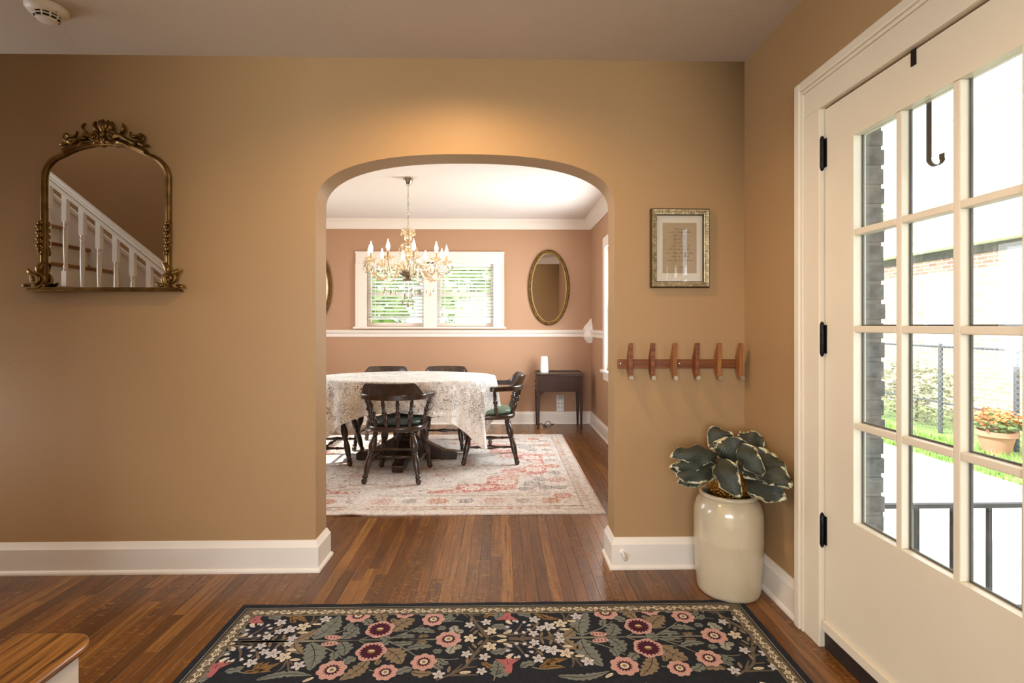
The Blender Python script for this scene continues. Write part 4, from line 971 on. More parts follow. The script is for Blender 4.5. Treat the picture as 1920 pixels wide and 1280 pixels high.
RUG = {'bell': [(1.125, 0.151, 0.05)],
 'branch': [(0.02, [(0.07, 0.003), (0.102, -0.003), (0.194, -0.001), (0.284, -0.003)]), (0.012, [(0.104, 0.001), (0.141, 0.027)]),
            (0.014, [(0.223, 0.004), (0.263, 0.033), (0.3, 0.099), (0.335, 0.172)]), (0.01, [(0.305, 0.108), (0.306, 0.151), (0.297, 0.175)]),
            (0.01, [(0.307, 0.108), (0.335, 0.139)]), (0.012, [(0.05, 0.025), (0.119, 0.031), (0.176, 0.071), (0.167, 0.1)]),
            (0.012, [(0.089, 0.031), (0.112, 0.068), (0.124, 0.099)]), (0.018, [(1.05, 0.001), (1.032, 0.035), (0.999, 0.095), (0.961, 0.173), (0.871, 0.233)]),
            (0.012, [(0.999, 0.095), (0.973, 0.048)]), (0.012, [(1.002, 0.093), (1.033, 0.052)]), (0.01, [(0.961, 0.169), (1.011, 0.165)]),
            (0.012, [(0.917, 0.209), (0.967, 0.208), (1.016, 0.209)]), (0.01, [(0.924, 0.197), (0.957, 0.151)]), (0.012, [(1.047, 0.001), (1.075, 0.021), (1.14, 0.03)]),
            (0.012, [(0.989, 0.126), (1.015, 0.116)])],
 'bud': [(0.431, 0.02, 0.034)],
 'cream': [(0.286, 0.096, 0.03), (0.976, -0.003, 0.028), (1.057, 0.05, 0.028)],
 'leaf': [('tan', 0.287, 0.005, 0.348, 0.078, 0.05), ('grey', 0.354, 0.014, 0.41, 0.174, 0.085), ('grey', 0.46, 0.07, 0.475, 0.124, 0.035),
          ('grey', 0.47, 0.009, 0.508, 0.094, 0.065), ('tan', 0.655, 0.058, 0.734, 0.145, 0.08), ('tan', 0.607, 0.118, 0.533, 0.228, 0.06),
          ('grey', 0.555, 0.104, 0.52, 0.142, 0.045), ('tan', 0.652, 0.119, 0.642, 0.151, 0.025), ('grey', 0.655, 0.005, 0.622, 0.031, 0.04),
          ('grey', 0.673, 0.018, 0.758, 0.015, 0.03), ('tan', 0.767, 0.017, 0.813, 0.021, 0.022), ('grey', 0.735, 0.06, 0.835, 0.045, 0.038),
          ('grey', 0.838, 0.073, 0.876, 0.07, 0.032), ('grey', 0.778, 0.169, 0.723, 0.201, 0.04), ('tan', 0.776, 0.19, 0.855, 0.195, 0.038),
          ('pale', 0.918, 0.042, 0.905, 0.093, 0.045), ('pale', 0.922, 0.047, 0.947, 0.057, 0.03), ('grey', 0.865, 0.119, 0.908, 0.15, 0.03),
          ('grey', 0.854, 0.147, 0.891, 0.175, 0.028), ('grey', 1.077, 0.216, 1.082, 0.128, 0.055), ('grey', 1.077, 0.212, 1.132, 0.201, 0.045),
          ('grey', 1.058, 0.085, 1.132, 0.061, 0.04), ('gold', 1.063, 0.175, 1.025, 0.144, 0.025), ('gold', 0.178, 0.179, 0.287, 0.129, 0.03),
          ('gold', 0.193, 0.181, 0.272, 0.175, 0.022), ('gold', 0.209, 0.17, 0.244, 0.124, 0.022), ('gold', 0.207, 0.165, 0.224, 0.123, 0.02),
          ('grey', 0.108, 0.172, 0.168, 0.148, 0.035), ('grey', 0.241, 0.22, 0.428, 0.2, 0.035)],
 'lily': [(0.111, 0.074, 0.05)],
 'maroon': [(0.605, 0.071, 0.066)],
 'pink': [(0.489, 0.173, 0.066), (0.685, 0.19, 0.054), (0.814, 0.136, 0.06), (0.891, 0.0, 0.064)],
 'seed': [(0.201, 0.022, 75, 0.017), (0.234, 0.028, 105, 0.017), (0.298, 0.055, 0, 0.022), (0.335, 0.113, 0, 0.02), (0.189, 0.094, 60, 0.017), (0.058, 0.043, 60, 0.016),
          (1.017, 0.025, 120, 0.018), (0.995, 0.044, 60, 0.018), (0.974, 0.132, 90, 0.017), (0.911, 0.178, 95, 0.018), (1.102, 0.014, -15, 0.022),
          (1.125, 0.039, 20, 0.02), (0.971, 0.196, -5, 0.022), (0.423, 0.222, -35, 0.02)],
 'stem': [(0.008, [(0.284, -0.004), (0.406, -0.002), (0.589, 0.0)]), (0.008, [(0.553, -0.002), (0.841, 0.002)]), (0.007, [(0.359, 0.011), (0.458, 0.066), (0.507, 0.11)]),
          (0.006, [(0.541, 0.003), (0.582, 0.03)]), (0.007, [(0.656, 0.008), (0.722, 0.052), (0.781, 0.102)]), (0.006, [(0.666, 0.013), (0.731, 0.033), (0.754, 0.027)]),
          (0.006, [(0.856, 0.117), (0.903, 0.124), (0.94, 0.119)]), (0.006, [(0.607, 0.118), (0.604, 0.19), (0.537, 0.225)]),
          (0.006, [(0.649, 0.058), (0.7, 0.059), (0.719, 0.066)]), (0.006, [(0.152, 0.172), (0.194, 0.184), (0.272, 0.175)]), (0.006, [(0.623, 0.176), (0.647, 0.183)]),
          (0.007, [(1.06, 0.199), (1.077, 0.216), (1.072, 0.24)])],
 'white': [(0.17, 0.029, 0.026), (0.199, 0.064, 0.024), (0.236, 0.077, 0.036), (0.271, 0.017, 0.024), (0.179, 0.127, 0.03), (0.359, 0.147, 0.03), (0.968, 0.094, 0.026),
           (1.037, 0.112, 0.027), (1.029, 0.191, 0.024), (0.877, 0.206, 0.028)]}
class Pattern:
    """flat coloured shapes, each laid a hair above the ground colour; clipped to a rectangle"""
    def __init__(s, z, clip): s.m = MB(); s.z = z; s.clip = clip; s.n = 0
    def poly(s, pts, mi, layer):
        x0, x1, y0, y1 = s.clip
        if all(p[0] <= x0 or p[0] >= x1 or p[1] <= y0 or p[1] >= y1 for p in pts): return
        def cut(P, ax, lim, keep):
            o = []
            for i in range(len(P)):
                a, b = P[i - 1], P[i]; ia, ib = (a[ax] - lim) * keep >= 0, (b[ax] - lim) * keep >= 0
                if ia != ib:
                    t_ = (lim - a[ax]) / (b[ax] - a[ax]); o.append((a[0] + (b[0] - a[0]) * t_, a[1] + (b[1] - a[1]) * t_))
                if ib: o.append(b)
            return o
        for ax, lim, kp in ((0, x0, 1), (0, x1, -1), (1, y0, 1), (1, y1, -1)):
            pts = cut(pts, ax, lim, kp)
            if len(pts) < 3: return
        ar = sum(pts[i - 1][0] * pts[i][1] - pts[i][0] * pts[i - 1][1] for i in range(len(pts)))
        if ar < 0: pts = pts[::-1]
        s.n += 1; s.m.cur = mi; s.m.poly(pts, s.z + layer * .00022 + (s.n % 7) * .00002)
    def strip(s, P, w, mi, layer, taper=True):
        P = catmull(P); n = len(P)
        for i in range(n - 1):
            def nrm(k):
                a, b = P[max(k - 1, 0)], P[min(k + 1, n - 1)]; d = hypot(b[0] - a[0], b[1] - a[1]) or 1; return (-(b[1] - a[1]) / d, (b[0] - a[0]) / d)
            wa, wb = [w * .5 * ((1 - .5 * k / (n - 1)) if taper else 1) for k in (i, i + 1)]; na, nb = nrm(i), nrm(i + 1)
            s.poly([(P[i][0] + na[0] * wa, P[i][1] + na[1] * wa), (P[i][0] - na[0] * wa, P[i][1] - na[1] * wa), (P[i + 1][0] - nb[0] * wb, P[i + 1][1] - nb[1] * wb), (P[i + 1][0] + nb[0] * wb, P[i + 1][1] + nb[1] * wb)], mi, layer)
def floral_rug():
    X0, X1, Y0, Y1 = -1.145, 1.085, .80, 2.297; T = .007
    r = empty('floral_rug', ((X0 + X1) / 2, (Y0 + Y1) / 2, 0)); tag(r, 'charcoal rug with pink and white flowers lying in the entry foreground', 'rug')
    names = ['charcoal', 'olive', 'line', 'branch', 'stem', 'white', 'cream', 'blue', 'pink', 'maroon', 'tan', 'grey', 'pale', 'gold', 'red', 'ink']
    mm = [wool('rug_charcoal', '2a2d34', '202329'), wool('rug_olive', '6b6253', '5a5246'), wool('rug_line', '8f8b7e', '77756a'), wool('rug_branch', '6a6055', '59514a'), wool('rug_stem', '86877b', '74766b'),
          wool('rug_white', 'cfcccd', 'bab7ba'), wool('rug_cream', 'd9ceb8', 'c2b7a2'), wool('rug_blue', '4c5076', '3d4163'), wool('rug_pink', 'c79f97', 'b68d87'), wool('rug_maroon', '4c2233', '3a1a2a'),
          wool('rug_tan', '8c7c66', '776a58'), wool('rug_grey', '7b8079', '696e69'), wool('rug_pale', 'a6a69b', '939389'), wool('rug_gold', '8f7149', '7a603f'), wool('rug_red', 'b06a6c', '9d5c60'), wool('rug_ink', '26282b', '202225')]
    ix = {n: i for i, n in enumerate(names)}
    # body: gently wavy slab
    m = MB(True); NX, NY = 60, 30
    zt = lambda i, j: T + .0012 * sin(i * .7) * (1 if j == NY else 0)
    for j in range(NY + 1):
        for i in range(NX + 1): m.v.append((X0 + (X1 - X0) * i / NX, Y0 + (Y1 - Y0) * j / NY + (.002 * sin(i * .9) if j in (0, NY) else 0), T))
    for j in range(NY):
        for i in range(NX): a = j * (NX + 1) + i; m.face((a, a + 1, a + NX + 2, a + NX + 1))
    bd = [i for i in range(NX + 1)] + [(j + 1) * (NX + 1) + NX for j in range(NY)] + [NY * (NX + 1) + i for i in range(NX - 1, -1, -1)] + [j * (NX + 1) for j in range(NY - 1, 0, -1)]
    o = len(m.v); m.v += [(m.v[b][0], m.v[b][1], .0003) for b in bd]
    for k in range(len(bd)): k2 = (k + 1) % len(bd); m.face((bd[k], o + k, o + k2, bd[k2]))
    m.build('pile', mm[0], r, 30)
    P = Pattern(T + .0003, (X0, X1, Y0, Y1)); I = .090
    def frame(a, b, mi, layer):
        x0, x1, y0, y1 = X0 + a, X1 - a, Y0 + a, Y1 - a; u0, u1, v0, v1 = X0 + b, X1 - b, Y0 + b, Y1 - b
        for q in ([(x0, y0), (x1, y0), (u1, v0), (u0, v0)], [(x1, y0), (x1, y1), (u1, v1), (u1, v0)], [(x1, y1), (x0, y1), (u0, v1), (u1, v1)], [(x0, y1), (x0, y0), (u0, v0), (u0, v1)]): P.poly(q, mi, layer)
    frame(.026, .030, ix['line'], 0); frame(.036, I, ix['olive'], 0); frame(I - .003, I, ix['line'], 1)
    def motif(cx, cy, dx, dy, k):
        f = lambda a, b: (cx + a * dx - b * dy, cy + a * dy + b * dx)
        s = 1 if k % 2 else -1
        for q in range(5):
            an = 2 * pi * q / 5; e = f(.012 + .006 * cos(an), s * .004 + .006 * sin(an)); P.poly(ellipse(e[0], e[1], .0052, .0045, 0, 7), ix['cream'], 2)
        e = f(.012, s * .004); P.poly(ellipse(e[0], e[1], .0025, .0025, 0, 6), ix['ink'], 3)
        e = f(.006, -s * .011); P.poly(ellipse(e[0], e[1], .0045, .0045, 0, 7), ix['cream'], 2)
        an0 = atan2(dy, dx)
        for a, b, t_ in ((-.010, .010, -.5), (-.020, .004, .5), (-.012, -.012, .4), (-.024, -.006, -.4)):
            e = f(a, b * s); P.poly(ellipse(e[0], e[1], .011, .0030, an0 + t_ * s, 8), ix['cream'], 2)
        a, b = f(-.03, -s * .006), f(.008, s * .002); P.strip([a, b], .0022, ix['cream'], 2, False)
    c = (.036 + I) / 2; n = 36
    for k in range(n): x = X0 + c + .02 + (X1 - X0 - 2 * c - .02) * (k + .3) / n; motif(x, Y1 - c, 1, 0, k); motif(x, Y0 + c, 1, 0, k)
    n = 24
    for k in range(n): y = Y0 + c + .02 + (Y1 - Y0 - 2 * c - .02) * (k + .3) / n; motif(X0 + c, y, 0, 1, k); motif(X1 - c, y, 0, 1, k)
    P.clip = (X0 + I, X1 - I, Y0 + I, Y1 - I)
    rn = random.Random(12)
    def flower5(x, y, r_, col):
        a0 = rn.uniform(0, 6)
        for q in range(5):
            an = a0 + 2 * pi * q / 5; P.poly(ellipse(x + r_ * .55 * cos(an), y + r_ * .55 * sin(an), r_ * .46, r_ * .30, an, 9), ix[col], 5)
            P.poly(ellipse(x + r_ * .34 * cos(an), y + r_ * .34 * sin(an), r_ * .24, r_ * .035, an, 6), ix['blue'], 6)
        P.poly(ellipse(x, y, r_ * .14, r_ * .14, 0, 7), ix['blue'], 6); P.poly(ellipse(x, y, r_ * .07, r_ * .07, 0, 6), ix['cream'], 7)
    def bloom(x, y, r_, dark):
        a0 = rn.uniform(0, 6); n_ = 40
        if dark:
            P.poly([(x + r_ * (.86 + .14 * abs(cos(3 * t_))) * cos(t_ + a0), y + r_ * (.86 + .14 * abs(cos(3 * t_))) * sin(t_ + a0)) for t_ in [2 * pi * k / n_ for k in range(n_)]], ix['pink'], 5)
            P.poly([(x + r_ * (.62 + .18 * (k % 2)) * cos(2 * pi * k / 36), y + r_ * (.62 + .18 * (k % 2)) * sin(2 * pi * k / 36)) for k in range(36)], ix['maroon'], 6)
            P.poly(ellipse(x, y, r_ * .26, r_ * .22, 0, 12), ix['gold'], 7); P.poly(ellipse(x, y + r_ * .05, r_ * .2, r_ * .08, 0, 10), ix['cream'], 8)
        else:
            P.poly([(x + r_ * (.80 + .16 * abs(cos(4 * t_)) + .04 * (k % 2)) * cos(t_ + a0), y + r_ * (.80 + .16 * abs(cos(4 * t_)) + .04 * (k % 2)) * sin(t_ + a0)) for k, t_ in [(k, 2 * pi * k / 48) for k in range(48)]], ix['pink'], 5)
            P.poly([(x + r_ * (.40 + .18 * (k % 2)) * cos(2 * pi * k / 28), y + r_ * (.40 + .18 * (k % 2)) * sin(2 * pi * k / 28)) for k in range(28)], ix['maroon'], 6)
            P.poly(ellipse(x, y, r_ * .30, r_ * .30, 0, 14), ix['cream'], 7); P.poly(ellipse(x, y, r_ * .15, r_ * .15, 0, 10), ix['tan'], 8)
    def leaf(x0, y0, x1, y1, w_, col):
        dx, dy = x1 - x0, y1 - y0; L = hypot(dx, dy) or .01; ux, uy = dx / L, dy / L; n_ = 22; lob = max(2, int(L / .022)); A_, B2 = [], []
        bend = .10 * L * (1 if (x0 * 37 + y0 * 91) % 1 > .5 else -1)
        for k in range(n_ + 1):
            t_ = k / n_; h = w_ * .5 * (sin(pi * (t_ * .94 + .06)) ** .8) * (.55 + .55 * abs(sin(pi * lob * t_)) ** .7) if 0 < k < n_ else .0005
            off = bend * sin(pi * t_); px, py = x0 + dx * t_ - uy * off, y0 + dy * t_ + ux * off
            A_.append((px - uy * h, py + ux * h)); B2.append((px + uy * h, py - ux * h))
        for k in range(n_): P.poly([A_[k], A_[k + 1], B2[k + 1], B2[k]], ix[col], 3)
        P.strip([((a[0] + b[0]) / 2, (a[1] + b[1]) / 2) for a, b in zip(A_[1::4], B2[1::4])], .0035, ix['ink'], 4)
        if w_ > .05:
            for t_ in (.3, .5, .7):
                k = int(t_ * n_); c_ = ((A_[k][0] + B2[k][0]) / 2, (A_[k][1] + B2[k][1]) / 2)
                for E_ in (A_, B2): e = E_[min(k + 3, n_)]; P.strip([c_, ((c_[0] + e[0] * 2) / 3, (c_[1] + e[1] * 2) / 3)], .0024, ix['ink'], 4)
    def tile(ox, ay, sy):
        g = lambda p: (ox + p[0], ay - sy * p[1])
        for w_, L in RUG['branch']: P.strip([g(p) for p in L], w_, ix['branch'], 1)
        for w_, L in RUG['stem']: P.strip([g(p) for p in L], w_, ix['stem'], 2)
        for c_, a, b, d, e, w_ in RUG['leaf']: p, q = g((a, b)), g((d, e)); leaf(p[0], p[1], q[0], q[1], w_, c_)
        for x, y, a, L in RUG['seed']: p = g((x, y)); P.poly(ellipse(p[0], p[1], L, L * .36, -sy * radians(a), 8), ix['cream' if L > .019 else 'tan'], 4); P.strip([(p[0] - L * .5 * cos(-sy * radians(a)), p[1] - L * .5 * sin(-sy * radians(a))), (p[0] + L * .5 * cos(-sy * radians(a)), p[1] + L * .5 * sin(-sy * radians(a)))], .0018, ix['branch'], 5)
        for x, y, q in RUG['white']: flower5(*g((x, y)), q * .86, 'white')
        for x, y, q in RUG['cream']:
            if sy > 0 or abs(y) > .02: flower5(*g((x, y)), q, 'cream')
        for x, y, q in [(a, b, c * .84) for a, b, c in RUG['pink']]:
            if sy > 0 or abs(y) > .02: bloom(*g((x, y)), q, False)
        for x, y, q in [(a, b, c * .9) for a, b, c in RUG['maroon']]: bloom(*g((x, y)), q, True)
        for x, y, q in RUG['bud']:
            p = g((x, y)); P.poly(ellipse(p[0], p[1], q, q * .45, .1 * sy, 12), ix['pink'], 4)
            for k in (-.6, -.2, .2, .6): P.strip([(p[0] + q * (k - .15), p[1] - q * .2), (p[0] + q * k, p[1]), (p[0] + q * (k - .15), p[1] + q * .2)], .003, ix['maroon'], 5, False)
        for x, y, q in RUG['bell']:
            p = g((x, y)); f = lambda a, b: (p[0] + a * q, p[1] - sy * b * q)
            P.poly([f(-.28, 1.0), f(.22, 1.05), f(.30, .55), f(.30, .1), f(.9, -.5), f(.35, -.45), f(.1, -.9), f(-.25, -.45), f(-1.0, -.55), f(-.35, .1), f(-.22, .55)], ix['red'], 5)
            P.poly([f(.05, -.5), f(.28, -.75), f(.1, -1.1), f(-.2, -.75)], ix['cream'], 6); P.poly([f(.4, -.5), f(.75, -.6), f(.5, -.85)], ix['cream'], 6); P.strip([f(0, .1), f(-.1, -.4)], .003, ix['maroon'], 6)
        for x, y, q in RUG['lily']:
            p = g((x, y))
            for k in range(9):
                an = pi * .1 + k * pi * .22; c_ = (p[0] + q * .85 * cos(an), p[1] - sy * q * .75 * sin(an))
                for d_ in (-.25, 0, .25): P.poly(ellipse(c_[0] + .004 * cos(an + d_ * 4), c_[1] - sy * .004 * sin(an + d_ * 4), .010, .0035, -sy * (an + d_), 6), ix['white'], 5)
                P.poly(ellipse(p[0] + q * .66 * cos(an), p[1] - sy * q * .6 * sin(an), .005, .004, 0, 6), ix['blue'], 5)
    for ay, sh in ((2.03, 0), (1.53, .53), (1.03, 0)):
        for k in (-1, 0, 1, 2):
            for sy in (1, -1): tile(-1.10 + k * 1.06 + sh - (1.06 if sh else 0), ay, sy)
    P.m.world = True
    o = P.m.build('woven_pattern', mm, r, 0, weld=False, recalc=False); o['kind'] = 'stuff'
floral_rug()

def faded_rug():
    X0, X1, Y0, Y1 = -2.37, .69, 3.372, 5.812; T = .009; cx, cy = (X0 + X1) / 2, (Y0 + Y1) / 2
    r = empty('faded_rug', (cx, cy, 0)); tag(r, 'faded cream and red medallion rug under the dining table', 'rug')
    def worn(name, col, to, lo, hi, sc=38):
        t = NT(name); v = t.mapping('World'); f = t.ramp(t.noise(v, sc, 5, .7), [(lo, 0.0), (hi, 1.0)]); f2 = t.ramp(t.noise(v, 2.2, 3), [(.35, 0.0), (.75, .55)])
        c_ = t.mix(f, lin(col), lin(to)); c_ = t.mix(t.math('MULTIPLY', f2, .6), c_, lin(to)); t.base(c_); t.set(Roughness=.95); t.b.inputs['Specular IOR Level'].default_value = .15; t.bump(t.noise(v, 260, 3), .4, .003); return t.m
    CR = 'ddd2c6'
    t = NT('rug_worn_cream'); v = t.mapping('World'); c_ = t.mix(t.ramp(t.noise(v, 26, 6, .75, 1.5), [(.46, 0.0), (.62, .75)]), lin('e2d9d0'), lin('a59a98'))
    c_ = t.mix(t.ramp(t.noise(v, 5, 5, .65, 1), [(.5, 0.0), (.7, .45)]), c_, lin('cdb4ac')); t.base(c_); t.set(Roughness=.95); t.b.inputs['Specular IOR Level'].default_value = .15; t.bump(t.noise(v, 260, 3), .4, .003)
    mm = [t.m, worn('rug_worn_red', 'b8605a', CR, .44, .60), worn('rug_worn_rose', 'c68f86', CR, .46, .62), worn('rug_worn_grey', '8f8a8e', CR, .46, .64), worn('rug_worn_orange', 'c47a5c', CR, .50, .66), worn('rug_worn_tan', 'bfa58d', CR, .45, .62), worn('rug_worn_ivory', 'e6ddd2', 'cfc4b8', .5, .7)]
    m = MB(True); NX = 80
    zz = lambda x: .0006 + (.006 * max(0, sin((x + 1.1) * 13)) ** 2 if -1.05 < x < -.55 else 0)
    for row, (y, dz) in enumerate(((Y0, 0), (Y0, T), (Y0 + .05, T), (Y1, T), (Y1, 0))):
        for i in range(NX + 1):
            x = X0 + (X1 - X0) * i / NX; lift = zz(x) if row < 2 else (.0006 + .4 * (zz(x) - .0006) if row == 2 else .0006); m.v.append((x, y, lift + dz))
    for j in range(4):
        for i in range(NX): a = j * (NX + 1) + i; m.face((a, a + 1, a + NX + 2, a + NX + 1))
    m.face([j * (NX + 1) for j in range(5)]); m.face([j * (NX + 1) + NX for j in range(5)][::-1])
    m.build('pile', mm[0], r, 30)
    P = Pattern(T + .0012, (X0 + .004, X1 - .004, Y0 + .06, Y1 - .004))
    def frame(a, b, mi, layer=0):
        x0, x1, y0, y1 = X0 + a, X1 - a, Y0 + a, Y1 - a; u0, u1, v0, v1 = X0 + b, X1 - b, Y0 + b, Y1 - b
        for q in ([(x0, y0), (x1, y0), (u1, v0), (u0, v0)], [(x1, y0), (x1, y1), (u1, v1), (u1, v0)], [(x1, y1), (x0, y1), (u0, v1), (u1, v1)], [(x0, y1), (x0, y0), (u0, v0), (u0, v1)]): P.poly(q, mi, layer)
    frame(.004, .014, 2); frame(.075, .085, 5); frame(.125, .133, 3); frame(.135, .142, 5); frame(.345, .353, 5); frame(.360, .368, 3); frame(.40, .406, 2)
    rn = random.Random(21)
    # small running scallops in the outer guard
    def ring(x, y, a, b, mi, layer, w_=.35, n=16):
        for k in range(n):
            t0, t1 = 2 * pi * k / n, 2 * pi * (k + 1) / n; P.poly([(x + a * cos(t0), y + b * sin(t0)), (x + a * cos(t1), y + b * sin(t1)), (x + a * (1 - w_) * cos(t1), y + b * (1 - w_) * sin(t1)), (x + a * (1 - w_) * cos(t0), y + b * (1 - w_) * sin(t0))], mi, layer)
    def rosette(x, y, s, mi):
        ring(x, y, s, s * .8, mi, 2, .28); ring(x, y, s * .55, s * .45, mi, 2, .35, 12); P.poly(ellipse(x, y, s * .2, s * .16, 0, 8), mi, 2)
        for k in range(8): an = 2 * pi * k / 8; P.poly(ellipse(x + s * 1.08 * cos(an), y + s * .9 * sin(an), s * .2, s * .12, an, 6), mi, 2)
    def curl(x, y, an, L, mi): P.strip([(x, y), (x + L * .5 * cos(an) - L * .2 * sin(an), y + L * .5 * sin(an) + L * .2 * cos(an)), (x + L * cos(an), y + L * sin(an))], .008, mi, 1, False)
    bi = .245
    per = [((X0 + bi, Y0 + bi), (X1 - bi, Y0 + bi)), ((X1 - bi, Y0 + bi), (X1 - bi, Y1 - bi)), ((X1 - bi, Y1 - bi), (X0 + bi, Y1 - bi)), ((X0 + bi, Y1 - bi), (X0 + bi, Y0 + bi))]
    for (a, b) in per:
        L = hypot(b[0] - a[0], b[1] - a[1]); n = round(L / .20)
        for k in range(n):
            t_ = (k + .5) / n; x, y = a[0] + (b[0] - a[0]) * t_, a[1] + (b[1] - a[1]) * t_
            kind = k % 4; rosette(x, y, (.062, .048, .070, .048)[kind], (4, 3, 2, 3)[kind])
            for q in range(4): curl(x + rn.uniform(-.09, .09), y + rn.uniform(-.08, .08), rn.uniform(0, 6.3), .06, rn.choice((3, 5, 5)))
    for (a, b) in per:
        n = 40
        for k in range(n):
            t_ = k / n; ox, oy = (0, -.145) if a[1] == b[1] and a[1] < cy else ((0, .145) if a[1] == b[1] else ((.145, 0) if a[0] > cx else (-.145, 0)))
            P.poly(ellipse(a[0] + (b[0] - a[0]) * t_ + ox, a[1] + (b[1] - a[1]) * t_ + oy, .022, .014, 0, 7), rn.choice((5, 2, 4, 5)), 2)
    # red stepped band round the medallion, mirrored to the four quarters
    band = [(1.226, 0), (1.226, -.30), (.985, -.40), (.955, -.73), (.63, -.79), (.28, -.805), (.30, -.765), (.49, -.71), (.50, -.60), (.72, -.60), (.73, -.40), (.82, -.36), (.83, -.22), (1.06, -.09), (1.14, 0)]
    quads = [(0, 1, 13, 14), (1, 2, 12, 13), (2, 3, 10, 11), (11, 12, 2), (3, 4, 9, 10), (4, 5, 6, 7), (7, 8, 4), (8, 9, 4)]
    for sx in (1, -1):
        for sy in (1, -1):
            for qd in quads: P.poly([(cx + sx * band[i][0], cy + sy * (band[i][1])) for i in qd], 1, 1)
            for bx, by, s in ((1.12, -.2, .07), (.88, -.55, .07), (.62, -.70, .06), (1.0, -.33, .045), (.75, -.66, .035), (1.16, -.05, .04)): rosette(cx + sx * bx, cy + sy * by, s, 6)
            for bx, by, s in ((1.08, -.60, .07), (1.15, -.48, .05), (1.02, -.72, .05), (1.18, -.68, .055)): rosette(cx + sx * bx, cy + sy * by, s, 3)
            for bx, by in ((.55, -.05), (.35, -.35), (.2, -.15)): rosette(cx + sx * bx, cy + sy * by, .06, 2)
    for k in range(800):
        x, y = cx + rn.uniform(-1.13, 1.13), cy + rn.uniform(-.80, .80)
        if rn.random() < .5: P.poly(ellipse(x, y, rn.uniform(.012, .03), rn.uniform(.008, .016), rn.uniform(0, 3), 7), rn.choice((3, 3, 5, 2, 3)), 0)
        else: curl(x, y, rn.uniform(0, 6.3), rn.uniform(.04, .09), rn.choice((3, 5, 3, 2)))
    P.m.world = True
    o = P.m.build('woven_pattern', mm, r, 0, weld=False, recalc=False); o['kind'] = 'stuff'
faded_rug()
RT = .0128      # top of the dining rug

# ------------------------------------------------------------------ dining table
TX, TY, TZ, TA, TB = -.872, 4.77, .772, .815, .505
def dining_table():
    r = empty('dining_table', (TX, TY, RT)); tag(r, 'dark oval pedestal dining table under the lace cloth', 'table'); z0 = TZ - RT
    MB().prism(ellipse(0, 0, TA, TB, 0, 64), z0 - .03, z0, lambda u, v, w_: (u, v, w_)).build('table_top', M_CHAIR, r, 40, bevel=.006)
    MB().prism(ellipse(0, 0, TA - .12, TB - .12, 0, 48), z0 - .095, z0 - .031, lambda u, v, w_: (u, v, w_)).build('apron', M_CHAIR, r, 40)
    MB().prism(ellipse(0, 0, TA - .004, TB - .004, 0, 64), z0 + .0005, z0 + .003, lambda u, v, w_: (u, v, w_)).build('added_white_pad', mat('pad_white', 'f1ede6', .95), r, 40)  # unseen white pad added under the lace to brighten the cloth top
    pr = [(.15, z0 - .10), (.15, z0 - .13), (.085, z0 - .15), (.075, .50)]
    for k in range(5): zc = .44 - k * .045; pr += [(.088, zc + .024), (.108, zc + .012), (.112, zc), (.108, zc - .012), (.088, zc - .022)]
    pr += [(.10, .215), (.115, .20), (.115, .06), (.0, .06)]
    MB().vlathe((0, 0), [(0, z0 - .10)] + pr, 32, cap=False).build('pedestal', M_CHAIR, r, 50)
    for k in range(4):
        m = MB(); P = [(.06, .02), (.30, .012), (.32, 0), (.46, 0), (.465, .055), (.44, .072), (.35, .080), (.25, .13), (.14, .19), (.06, .19)]
        mt = Matrix.Rotation(k * pi / 2, 4, 'Z'); m.prism(P, -.048, .048, lambda u, v, w_: tuple(mt @ Vector((u, w_, v)))); m.build('foot', M_CHAIR, r, 0, bevel=.008)
dining_table()
def lace_mat():
    t = NT('white_lace'); uv = t.n('ShaderNodeUVMap').outputs[0]
    mp = t.n('ShaderNodeMapping'); t.l(uv, mp.inputs['Vector']); v = mp.outputs['Vector']
    nz = t.n('ShaderNodeTexNoise'); t.l(v, nz.inputs['Vector']); nz.inputs['Scale'].default_value = 14; nz.inputs['Detail'].default_value = 2
    mx = t.n('ShaderNodeMix', data_type='VECTOR'); mx.inputs[0].default_value = .15; t.l(v, mx.inputs[4]); t.l(nz.outputs['Color'], mx.inputs[5]); w_ = mx.outputs[1]
    def vor(sc, feat):
        n = t.n('ShaderNodeTexVoronoi', feature=feat); t.l(w_, n.inputs['Vector']); n.inputs['Scale'].default_value = sc; return n.outputs['Distance']
    lines = t.ramp(vor(19, 'DISTANCE_TO_EDGE'), [(.018, 1.0), (.045, 0.0)])
    rings = t.math('LESS_THAN', t.math('ABSOLUTE', t.math('SUBTRACT', vor(10, 'F1'), .30)), .030)
    zone = t.ramp(t.noise(v, 5.0, 2), [(.44, 0.0), (.56, 1.0)])
    spots = t.ramp(vor(46, 'DISTANCE_TO_EDGE'), [(.05, 1.0), (.09, 0.0)])
    hole = t.math('MAXIMUM', t.math('MULTIPLY', lines, t.ramp(t.noise(v, 4.2, 2), [(.38, .35), (.58, 1.0)])), t.math('MAXIMUM', t.math('MULTIPLY', rings, .55), t.math('MULTIPLY', t.math('MULTIPLY', spots, zone), .8)))
    # open mesh only shows over the dark hanging side: an added white pad backs the top
    t.base(lin('f8f5f0')); t.set(Roughness=.9); t.b.inputs['Subsurface Weight'].default_value = 0
    t.set(Alpha=t.math('SUBTRACT', 1.0, t.math('MULTIPLY', hole, .78)))
    t.bump(t.math('ADD', lines, spots), .3, .002)
    return t.m
